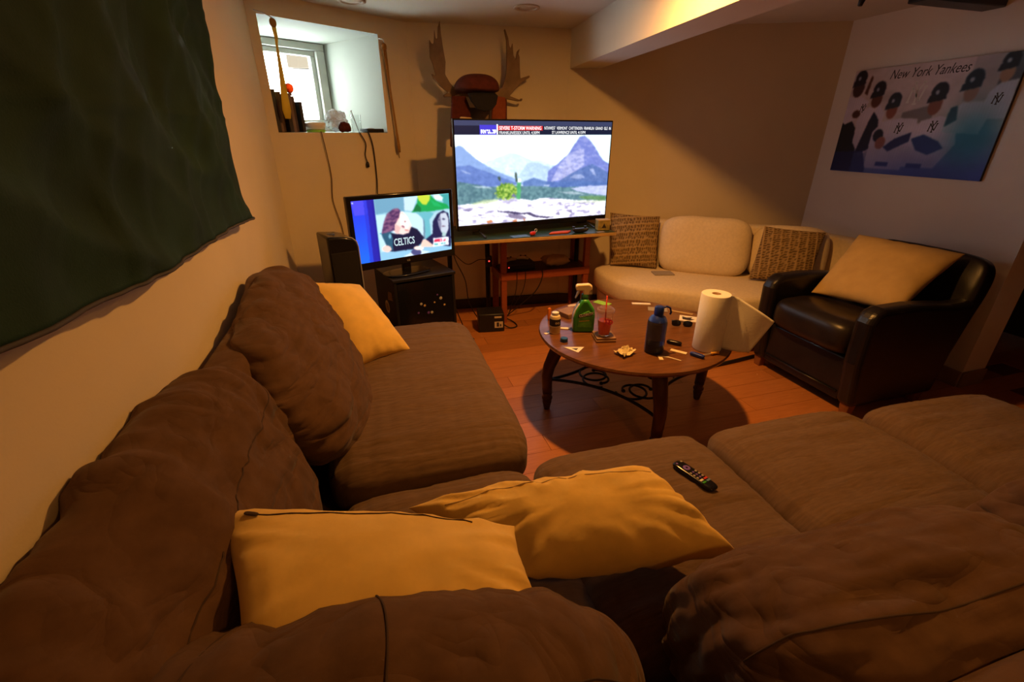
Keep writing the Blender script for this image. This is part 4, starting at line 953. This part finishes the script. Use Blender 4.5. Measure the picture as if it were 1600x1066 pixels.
obj('neck', MB().box((.0, .045, mz*.5+.012), (.055, .03, mz+.03)), M['gloss'], mo, bevel=.006)
obj('stand_base', soft((.15,.085,.008), (3,3,3), 14, mat4=trs((0,.04,.008))), M['gloss'], mo, smooth=True)
# black cabinet under the monitor
cb = thing('media_cabinet', 'black open fronted cabinet with stickers under the monitor', 'cabinet', (.215, 2.96, 0), radians(15))
W_, D_, Hc = .40, .40, .604; tk = .018
for s_ in (-1, 1): sdp = obj('side_panel', MB().box((s_*(W_/2-tk/2), 0, Hc/2-.009), (tk, D_, Hc-.018)), M['black'], cb, bevel=.002)
obj('top_panel', MB().box((0,0,Hc-.009), (W_+.012, D_+.012, .018)), M['black'], cb, bevel=.003); obj('back_panel', MB().box((0, D_/2-.006, Hc/2), (W_-.04, .012, Hc-.03)), M['black'], cb)
obj('shelf', MB().box((0,.01,.30), (W_-2*tk, D_-.04, .016)), M['black'], cb); obj('bottom_panel', MB().box((0,0,.02), (W_-2*tk, D_-.02, .016)), M['black'], cb)
obj('glass_door', MB().box((0,-D_/2+.004,Hc/2), (W_-2*tk-.004, .006, Hc-.06)), M['gloss'], cb)
stk = M['tan']
obj('round_sticker', MB().lathe([(.042,0),(.042,.0012)], (-W_/2-.0001, -.02, .385), 24, axis=(-1,0,0)), stk, cb); obj('round_sticker', MB().lathe([(.026,0),(.026,.0012)], (-W_/2-.0012, -.02, .385), 20, axis=(-1,0,0)), M['coaster'], cb)
obj('sticker_glint', MB().prism([(-.05,-.03),(.05,-.01),(.04,.04),(-.03,.03)], 0, .0012), M['coaster'], cb).matrix_local = frame((-W_/2-.0002, -.10, .47), (0,-1,0), (0,0,1))
rs = random.Random(3)
for i in range(9):
    o = obj('sticker_glint', MB().lathe([(.006+.006*rs.random(),0),(.005,.001)], n=7), [M['purple'], M['silver'], M['tan']][i % 3], cb); o.matrix_local = frame((-.06+.028*i*.8, -D_/2+.0005, .37+.05*sin(i*1.3)+.008*i), (1,0,0), (0,0,1))  # front dots paint coloured glints on the glass; real stickers sit on the side
# tower speaker
ts = thing('tower_speaker', 'tall black tower speaker left of the monitor', 'speaker', (-.195, 2.60, 0), radians(20))
prof = [(-.078,.02),(.078,.02),(.078,.855),(.072,.885),(.05,.905),(.015,.915),(-.078,.925)]
n = len(prof); m_ = MB(); m_.add([(x,-.10,z) for x,z in prof]+[(x,.10,z) for x,z in prof], [tuple(range(n)), tuple(range(n,2*n))[::-1]]+[(i,i+n,(i+1)%n+n,(i+1)%n) for i in range(n)])
obj('cabinet', m_, M['gloss'], ts, bevel=.012, seg=4); obj('grille', MB().box((-.004,-.101,.45), (.135,.008,.78)), M['knitblack'], ts, bevel=.003)
obj('base', MB().box((0,0,.01), (.20,.24,.02)), M['black'], ts, bevel=.005); obj('edge_trim', MB().tube([(.0792,-.09,.10),(.0792,-.09,.855),(.073,-.09,.886),(.051,-.09,.906),(.015,-.09,.917)], .003, 6), M['silver'], ts, smooth=True)
obj('control', MB().lathe([(.022,0),(.020,.004)], (-.03,0,.918), 20), M['black'], ts)
# power box on the floor
ub = thing('battery_backup', 'black power box with pale labels on the floor by the desk', 'power box', (.795, 3.24, 0), radians(-8))
obj('case', MB().box((0,0,.075), (.20,.17,.148)), M['black'], ub, bevel=.008)
for x, z, a, b in ((.05,.122,.055,.014), (.055,.06,.065,.05)): obj('label', MB().box((x,-.0853,z), (a,.002,b)), M['card'], ub)
obj('label_print', MB().box((.048,-.0866,.062), (.018,.001,.035)), M['ink'], ub); obj('label_print', MB().box((.07,-.0866,.055), (.010,.001,.02)), M['ink'], ub)

# small things on the desk
flat('envelope', R4(.13,.075), .003, M['bluepaper'], 'blue paper lying on the desk below the television', 'paper', (.985, 3.085, DZ), radians(8))
tf = thing('toy_figure', 'small red toy with silver ring beside the blue paper', 'toy', (1.085, 3.10, DZ), radians(25))
obj('body', soft((.026,.014,.014), (2.4,2.4,2.4), 10, mat4=trs((0,0,.014))), M['red'], tf, smooth=True); obj('ring', MB().tube([(.030+.011*cos(i*pi/8), 0, .030+.011*sin(i*pi/8)) for i in range(17)], .003, 6), M['silver'], tf)
flat('cloth', [(-.10,-.02),(.05,-.03),(.10,.02),(.02,.03),(-.06,.02)], .012, M['redcloth'], 'orange red cloth lying on the desk below the television', 'cloth', (1.30, 3.11, DZ), radians(5), bev=.004)
gp = thing('game_controller', 'black game controller on the desk at the right', 'controller', (1.445, 3.085, DZ), radians(4), 'game controllers')
obj('body', soft((.062,.024,.016), (4,3,2.6), 12, lambda q, u_: Vector((q.x, q.y-.02*abs(u_.x)**2.5, q.z+.012*abs(u_.x)**3)), mat4=trs((0,.01,.017))), M['black'], gp, smooth=True)
for s_ in (-1, 1): obj('thumb_stick', MB().lathe([(.008,0),(.010,.012)], (s_*.048,.01,.034), 10), M['black'], gp)
flat('card', R4(.06,.03), .003, M['grey'], 'small grey card near the right end of the desk', 'card', (1.60, 3.06, DZ), .1)
bx = thing('tea_tin', 'small printed yellow tin on the right end of the desk', 'tin', (1.655, 3.14, DZ), radians(-6))
obj('tin', MB().box((0,0,.036), (.095,.06,.072)), M['box_tan'], bx, bevel=.004); obj('lid', MB().box((0,0,.0745), (.098,.063,.010)), M['tan'], bx, bevel=.003)
obj('label_print', MB().prism([(-.018,-.016),(.018,-.016),(0,.018)], 0, .001), M['ink'], bx).matrix_local = frame((0,-.0305,.036), (1,0,0), (0,0,1))

# ------------------------------------------------------------------ antlers and hat
def aw(px, py, y=3.60): return (.516+(px-670)*.0044, y, 1.894-(py-90)*.0039)
def cz(x, y): return (660+x/4.845, 40+y/4.845)
am = thing('antler_mount', 'moose antlers mounted on the wall above the television', 'antlers', (.83, 3.715, 1.66))
def antler(pts, bend):
    P = [aw(*cz(*p)) for p in pts]; cx_ = sum(p[0] for p in P)/len(P)
    vs = []; n = len(P)
    for s_ in (-1, 1):
        for p in P:
            up2 = (p[2]-1.66); y_ = p[1]-.10*max(0, up2)+.5*(abs(p[0]-.83)-.25)**2+s_*.010; vs.append((p[0], y_, p[2]))
    from mathutils.geometry import tessellate_polygon
    T = tessellate_polygon([[Vector((p[0], p[2], 0)) for p in P]])
    m = MB(); m.add(vs, [tuple(t) for t in T]+[tuple(i+n for i in t)[::-1] for t in T]+[(i, (i+1) % n, (i+1) % n+n, i+n) for i in range(n)]); return m
LA = [(290,512),(285,528),(240,540),(200,556),(135,562),(128,545),(165,525),(110,480),(55,420),(45,388),(78,402),(60,320),(42,270),(44,145),(62,178),(75,172),(84,78),(92,140),(104,138),(110,60),(126,14),(131,100),(142,200),(157,300),(150,390),(185,450),(210,480)]
RA = [(525,520),(540,545),(620,565),(715,582),(750,580),(760,560),(742,558),(735,570),(690,555),(650,540),(690,490),(745,430),(815,390),(812,374),(735,400),(728,330),(722,240),(712,215),(722,178),(700,200),(690,260),(672,230),(662,140),(650,180),(636,160),(628,110),(600,42),(594,50),(612,120),(618,230),(618,340),(606,420),(585,475),(545,490)]
LA = [(x-14, y) for x, y in LA]
obj('antler', antler(LA, 1), M['antler'], am, world=True, bevel=.006, seg=2); obj('antler', antler(RA, -1), M['antler'], am, world=True, bevel=.006, seg=2)
obj('skull_plate', soft((.15,.05,.05), (3,3,3), 12, mat4=trs((0,-.055,.035))), M['antler'], am, smooth=True)
ht = thing('ear_flap_hat', 'red winter hat with ear flaps hung over the antlers', 'hat', (.825, 3.50, 1.70))
c_ = Vector(aw(*cz(365, 500), 3.53))
def dome(q, u_): 
    q.z *= 1 if u_.z > 0 else .35; q.z += .018*(1-u_.x**2)*(u_.z > 0); return q
obj('crown', soft((.150,.12,.072), (3.2,2.4,2.4), 22, dome, [(.006,(5,5,5),2)], trs(c_)), M['hat'], ht, smooth=True, world=True)
bpts = [aw(*cz(x, y), 3.43) for x, y in [(275,560),(300,620),(335,665),(395,680),(450,668),(485,625),(500,555),(390,545)]]
nb = len(bpts); m_ = MB(); m_.add([(p[0],p[1]-.02,p[2]) for p in bpts]+[(p[0],p[1]+.05,p[2]+.02) for p in bpts], [tuple(range(nb)), tuple(range(nb,2*nb))[::-1]]+[(i,i+nb,(i+1)%nb+nb,(i+1)%nb) for i in range(nb)])
obj('brim', m_, M['knitblack'], ht, world=True, bevel=.008)
def flap(pts, y, th, m, nm='ear_flap'):
    P = [aw(*cz(*p), y) for p in pts]; n = len(P); mm = MB(); mm.add([(p[0],p[1]-th/2,p[2]) for p in P]+[(p[0],p[1]+th/2,p[2]) for p in P], [tuple(range(n)), tuple(range(n,2*n))[::-1]]+[(i,i+n,(i+1)%n+n,(i+1)%n) for i in range(n)])
    return obj(nm, mm, m, ht, world=True, bevel=.008)
flap([(165,555),(270,555),(300,640),(310,720),(215,740),(205,860),(190,980),(135,955),(140,880),(150,740)], 3.52, .03, M['hat'])
flap([(500,550),(580,560),(585,640),(580,760),(465,760),(475,650)], 3.50, .03, M['hat2'])
flap([(570,556),(612,570),(612,760),(575,760)], 3.56, .03, M['hat'])
flap([(300,640),(480,640),(470,770),(300,770)], 3.58, .02, M['woodcase3'], 'lining')
flap([(215,716),(310,722),(310,770),(215,770)], 3.49, .02, M['tan'], 'lining')

# ------------------------------------------------------------------ flag on the left wall
NUf, NVf = 130, 90; vs = []
for i in range(NUf+1):
    for j in range(NVf+1):
        s_, t_ = i/NUf, j/NVf
        y_ = .05+2.05*s_; zbot = 1.185+.010*sin(s_*9)-.095*s_; z = zbot+(2.07-zbot)*t_
        y_ += .055*sin(t_*pi)*(-1)*s_**3+.05*(t_)*s_**3+.01*sin(t_*14)*s_**6
        # diagonal drag folds from the hung corners
        f1 = fold((y_*1.0+z*.8, z-y_*.5, 0), (2.2, .9, 1), 5); f2 = fold((y_-z*.5, z*.8+y_*.4, 0), (5, 2.2, 1), 9)
        f3 = fold((y_*.6+z*1.2, z*.4-y_*.9, 0), (3.2, 1.4, 1), 15); cr = max(0, 1-abs((y_*2.4) % 1-.5)*26)+max(0, 1-abs((z*3.1) % 1-.5)*22)
        x_ = -.52+.014+.034*max(0, f1)+.016*max(0, f2)+.020*max(0, f3)+.004*cr
        vs.append((x_, y_, z))
m_ = MB(); m_.add(vs, [(i*(NVf+1)+j, (i+1)*(NVf+1)+j, (i+1)*(NVf+1)+j+1, i*(NVf+1)+j+1) for i in range(NUf) for j in range(NVf)])
fg = thing('hanging_cloth', 'large dark green cloth hung on the left wall', 'wall hanging', (-.508, 1.1, 1.09))
o = obj('cloth', m_, M['flag'], fg, smooth=True, world=True); o.modifiers.new('t', 'SOLIDIFY').thickness = .0015
obj('hem', MB().tube([Vector(vs[i*(NVf+1)])+Vector((.002,0,0)) for i in range(NUf+1)], .004, 6), M['hem'], fg, smooth=True, world=True)

# ------------------------------------------------------------------ things on the window ledge and straps
ou = (OR-OL).normalized(); on_ = Vector((-ou.y, ou.x))
def led(s_, d_, z=0): q = OL+ou*s_+on_*d_; return (q.x, q.y, Z0+.0008+z+.010*d_/D)
oa = math.atan2(ou.y, ou.x)
cs = [(.015,.23,'woodcase2',.022,.05),(.040,.215,'woodcase3',.018,.06),(.064,.22,'woodcase',.022,.05),(.090,.205,'woodcase2',.024,.05),(.117,.215,'woodcase3',.022,.05),(.143,.20,'woodcase',.022,.055),(.168,.17,'woodcase2',.020,.05)]
lbl = ['black upright case at the left end of the window ledge','taupe upright case, second from the left on the window ledge','brown upright case, third from the left on the window ledge','black upright case in the middle of the ledge row','taupe upright case right of the yellow strap','brown upright case, second from the right end of the ledge row','short black case at the right end of the ledge row']
for i, (s_, h, mm, t_, d_) in enumerate(cs):
    single('upright_case', MB().box((0,0,h/2), (t_,.13,h)), M[mm], lbl[i], 'case', 'upright cases on the window ledge', loc=led(s_+.012, .10+.02*(i % 3)), rotz=oa, bevel=.002)
hb = thing('glass_heart', 'orange red glass ball ornament on top of the ledge cases', 'ornament', led(.163, .115, .206), oa)
obj('stand', MB().lathe([(.012,0),(.010,.014)], n=12), M['woodcase3'], hb, smooth=True, angle=40)
obj('ball', soft((.026,.024,.028), (2.2,2.2,2.0), 14, mat4=trs((0,0,.040))), M['amber'], hb, smooth=True)
db = thing('plastic_tub', 'white plastic tub with green base on the window ledge', 'tub', led(.285, .10), oa)
obj('tub', MB().lathe([(.045,.012),(.058,.02),(.066,.052),(.060,.058),(.02,.062)], n=24), M['white'], db, smooth=True); obj('base', MB().lathe([(.055,0),(.058,.014)], n=24), M['lime'], db, smooth=True, angle=40)
def crumple(c, seed, rough): 
    m = soft(c, 2.4, 14, None, [(rough,(22,22,22),seed),(rough*.7,(45,45,45),seed+1)]); z0 = min(v[2] for v in m.v); m.v = [(x,y,z-z0) for x,y,z in m.v]; return m
single('plastic_bag', crumple((.060,.045,.050), 3, .014), M['film'], 'crumpled clear plastic bag on the window ledge', 'bag', loc=led(.445, .11), rotz=oa)
single('red_pouch', crumple((.040,.022,.026), 8, .006), M['hat'], 'small dark red pouch in front of the clear plastic bag', 'pouch', loc=led(.455, .035), rotz=oa, smooth=True)
gl = thing('drinking_glass', 'clear drinking glass with spoon on the window ledge', 'glass', led(.575, .085), oa)
obj('glass', MB().lathe([(.030,0),(.034,.11),(.0318,.11),(.028,.006)], n=24, capt=False), M['glass'], gl, smooth=True, angle=50); obj('spoon', MB().tube([(.01,0,.01),(-.02,.01,.125),(-.024,.011,.135)], [.003,.003,.009], 8), M['silver'], gl, smooth=True)
tr = thing('black_tray', 'flat black tray at the right end of the window ledge', 'tray', led(.675, .06), oa)
obj('tray', MB().box((0,0,.012), (.13,.10,.024)), M['black'], tr, bevel=.003); obj('foil', MB().box((-.02,0,.026), (.05,.06,.004)), M['silver'], tr)
def strap(name, pts, wd_, m, label, hook):
    t = thing(name, label, 'strap', pts[-1], 0, 'straps hanging by the window'); l = Vector(t.location); ax = Vector((ou.x, ou.y, 0))
    vs = []; 
    for p, w_ in zip(pts, wd_): vs += [Vector(p)-ax*w_-l, Vector(p)+ax*w_-l]
    mm = MB(); mm.add(vs, [(2*i, 2*i+1, 2*i+3, 2*i+2) for i in range(len(pts)-1)]); o_ = obj('webbing', mm, m, t, smooth=True); o_.modifiers.new('t', 'SOLIDIFY').thickness = .003
    obj('knot', soft((wd_[0]*1.6,.010,.022), 2.3, 8, mat4=trs(Vector(pts[0])-l, oa)), M['strapd'], t, smooth=True)
    obj('hook', MB().tube([Vector(h)-l for h in hook], .0035, 6), M['silver'], t, smooth=True); return t
a0 = led(.075, -.02); strap('strap', [(a0[0], a0[1], 1.965), (a0[0]+.004, a0[1], 1.90), (a0[0], a0[1], 1.86), (a0[0]-.004, a0[1], 1.70), (a0[0]-.008, a0[1], 1.60), (a0[0]-.010, a0[1], 1.53), (a0[0]-.011, a0[1], 1.485)],
      [.012, .010, .006, .014, .021, .025, .016], M['strap'], 'yellow strap hanging across the left side of the window', [led(-.02, -.02, .60), led(.03, -.03, .59), led(.075, -.022, .575)])
b0 = led(.79, -.02); t2 = strap('strap', [(b0[0], b0[1], 1.93), (b0[0]+.004, b0[1], 1.84), (b0[0]+.010, b0[1], 1.70), (b0[0]+.022, b0[1], 1.55), (b0[0]+.03, b0[1], 1.42), (b0[0]+.034, b0[1], 1.32), (b0[0]+.036, b0[1], 1.28)],
      [.013, .012, .008, .006, .006, .012, .008], M['strapd'], 'amber strap hanging on the wall right of the window', [led(.765, -.005, .565), led(.78, -.03, .56), led(.79, -.022, .54)])
# cords
def cord(pts, r_, m, label, plug=False):
    def cr(P, n=8):
        P = [Vector(p) for p in P]; P = [P[0]*2-P[1]]+P+[P[-1]*2-P[-2]]; out = []
        for i in range(1, len(P)-2):
            for k in range(n):
                t = k/n; a, b, c, d = P[i-1:i+3]; out.append(.5*((2*b)+(c-a)*t+(2*a-5*b+4*c-d)*t*t+(3*b-a-3*c+d)*t**3))
        out.append(P[-2]); return out
    c0 = cr(pts)
    if not plug: return single('power_cable', MB().tube(c0, r_, 6), m, label, 'cable', smooth=True)
    t = thing('power_cable', label, 'cable', pts[-1]); obj('cable', MB().tube(c0, r_, 6), m, t, smooth=True, world=True)
    obj('plug', MB().lathe([(.007,0),(.012,-.012),(.011,-.034),(.004,-.036)], n=12), M['black'], t, smooth=True); return t
cord([led(.265, .0, .004), led(.265, -.012, -.02), led(.285, -.01, -.25), led(.27, -.01, -.42), led(.305, -.01, -.60), led(.31, -.01, -.8), led(.33, -.02, -1.38)], .003, M['cordb'], 'thin brown cable hanging from the window ledge behind the tower speaker')
cord([led(.535, .0, .004), led(.54, -.012, -.01), led(.57, -.012, -.07), led(.555, -.012, -.14), led(.565, -.012, -.185)], .0035, M['cord'], 'short black cable with plug hanging from the window ledge', True)
cord([led(.60, .0, .004), led(.605, -.012, -.01), led(.625, -.012, -.10), led(.625, -.012, -.30), led(.60, -.03, -.50), led(.62, -.05, -.9), led(.62, -.06, -1.39)], .004, M['cord'], 'long black cable hanging from the window ledge behind the monitor')
cord([led(.79, -.012, .50), led(.81, -.012, .30), led(.83, -.012, .05), led(.835, -.012, -.17)], .0025, M['cordb'], 'thin brown cable hanging beside the amber strap')
cord([(.49, 3.05, .72), (.52, 3.10, .60), (.60, 3.2, .42), (.64, 3.3, .22), (.72, 3.38, .05), (.78, 3.42, .007)], .004, M['cord'], 'black cable falling from the desk to the power box')
cord([(.50, 3.06, .66), (.62, 3.2, .54), (.75, 3.4, .515), (.82, 3.45, .50)], .003, M['cord'], 'black cable swinging across to the power adapter')
cord([(.46, 2.95, .36), (.50, 2.98, .24), (.56, 3.02, .08), (.62, 3.05, .007)], .004, M['cord'], 'black cable slanting down right of the black cabinet')
cord([(-.09, 2.80, .44), (-.06, 2.83, .33), (-.10, 2.85, .18), (-.07, 2.84, .008)], .004, M['cord'], 'black cable between tower speaker and black cabinet')
for i, (x, dx) in enumerate(((1.03, -.02), (1.10, -.07), (1.24, -.16))):
    cord([(x, 3.30, .43), (x, 3.295, .36), (x+dx*.3, 3.32, .24), (x+dx, 3.40, .10), (x+dx*1.6, 3.44, .006)], .0045 if i == 2 else .003, M['cord'], ['left black cable hanging in front of the red shelf','middle black cable hanging in front of the red shelf','thick right black cable hanging in front of the red shelf'][i])
cord([(.86, 3.22, .06), (.93, 3.18, .012), (1.0, 3.20, .008), (1.0, 3.30, .008), (.94, 3.36, .03)], .005, M['cord'], 'black cable looped on the floor beside the power box')

# ------------------------------------------------------------------ outside the window
ob = thing('neighbour_house', 'tan brick house corner seen through the window pane', 'house', (-2.2, 7.4, 0))
def brick_mat():
    m = mat('tan_brick', (.5,.3,.15), .9); nt = m.node_tree; b = nt.nodes['Principled BSDF']; t = nt.nodes.new('ShaderNodeTexBrick'); tc = nt.nodes.new('ShaderNodeTexCoord')
    t.inputs['Scale'].default_value = 14; t.inputs['Mortar Size'].default_value = .012; t.inputs['Color1'].default_value = (.019,.0105,.0042,1); t.inputs['Color2'].default_value = (.026,.0145,.0065,1); t.inputs['Mortar'].default_value = (.024,.016,.009,1)
    nt.links.new(tc.outputs['Generated'], t.inputs[0]); nt.links.new(t.outputs[0], b.inputs['Base Color']); return m
ob.location = (-1.0, 8.3, 0)
obj('upper_wall', MB().box((1.18, .8, 3.22), (2.2, 1.6, 1.86)), brick_mat(), ob)
obj('lower_wall', MB().box((1.18, .83, 1.14), (2.1, 1.5, 2.28)), M['printw'], ob)
obj('roof', MB().hexa([(-.3,-.3,4.15),(2.4,-.3,4.15),(2.4,1.9,4.15),(-.3,1.9,4.15)], [(.6,.5,4.9),(1.5,.5,4.9),(1.5,1.1,4.9),(.6,1.1,4.9)]), M['coaster'], ob)
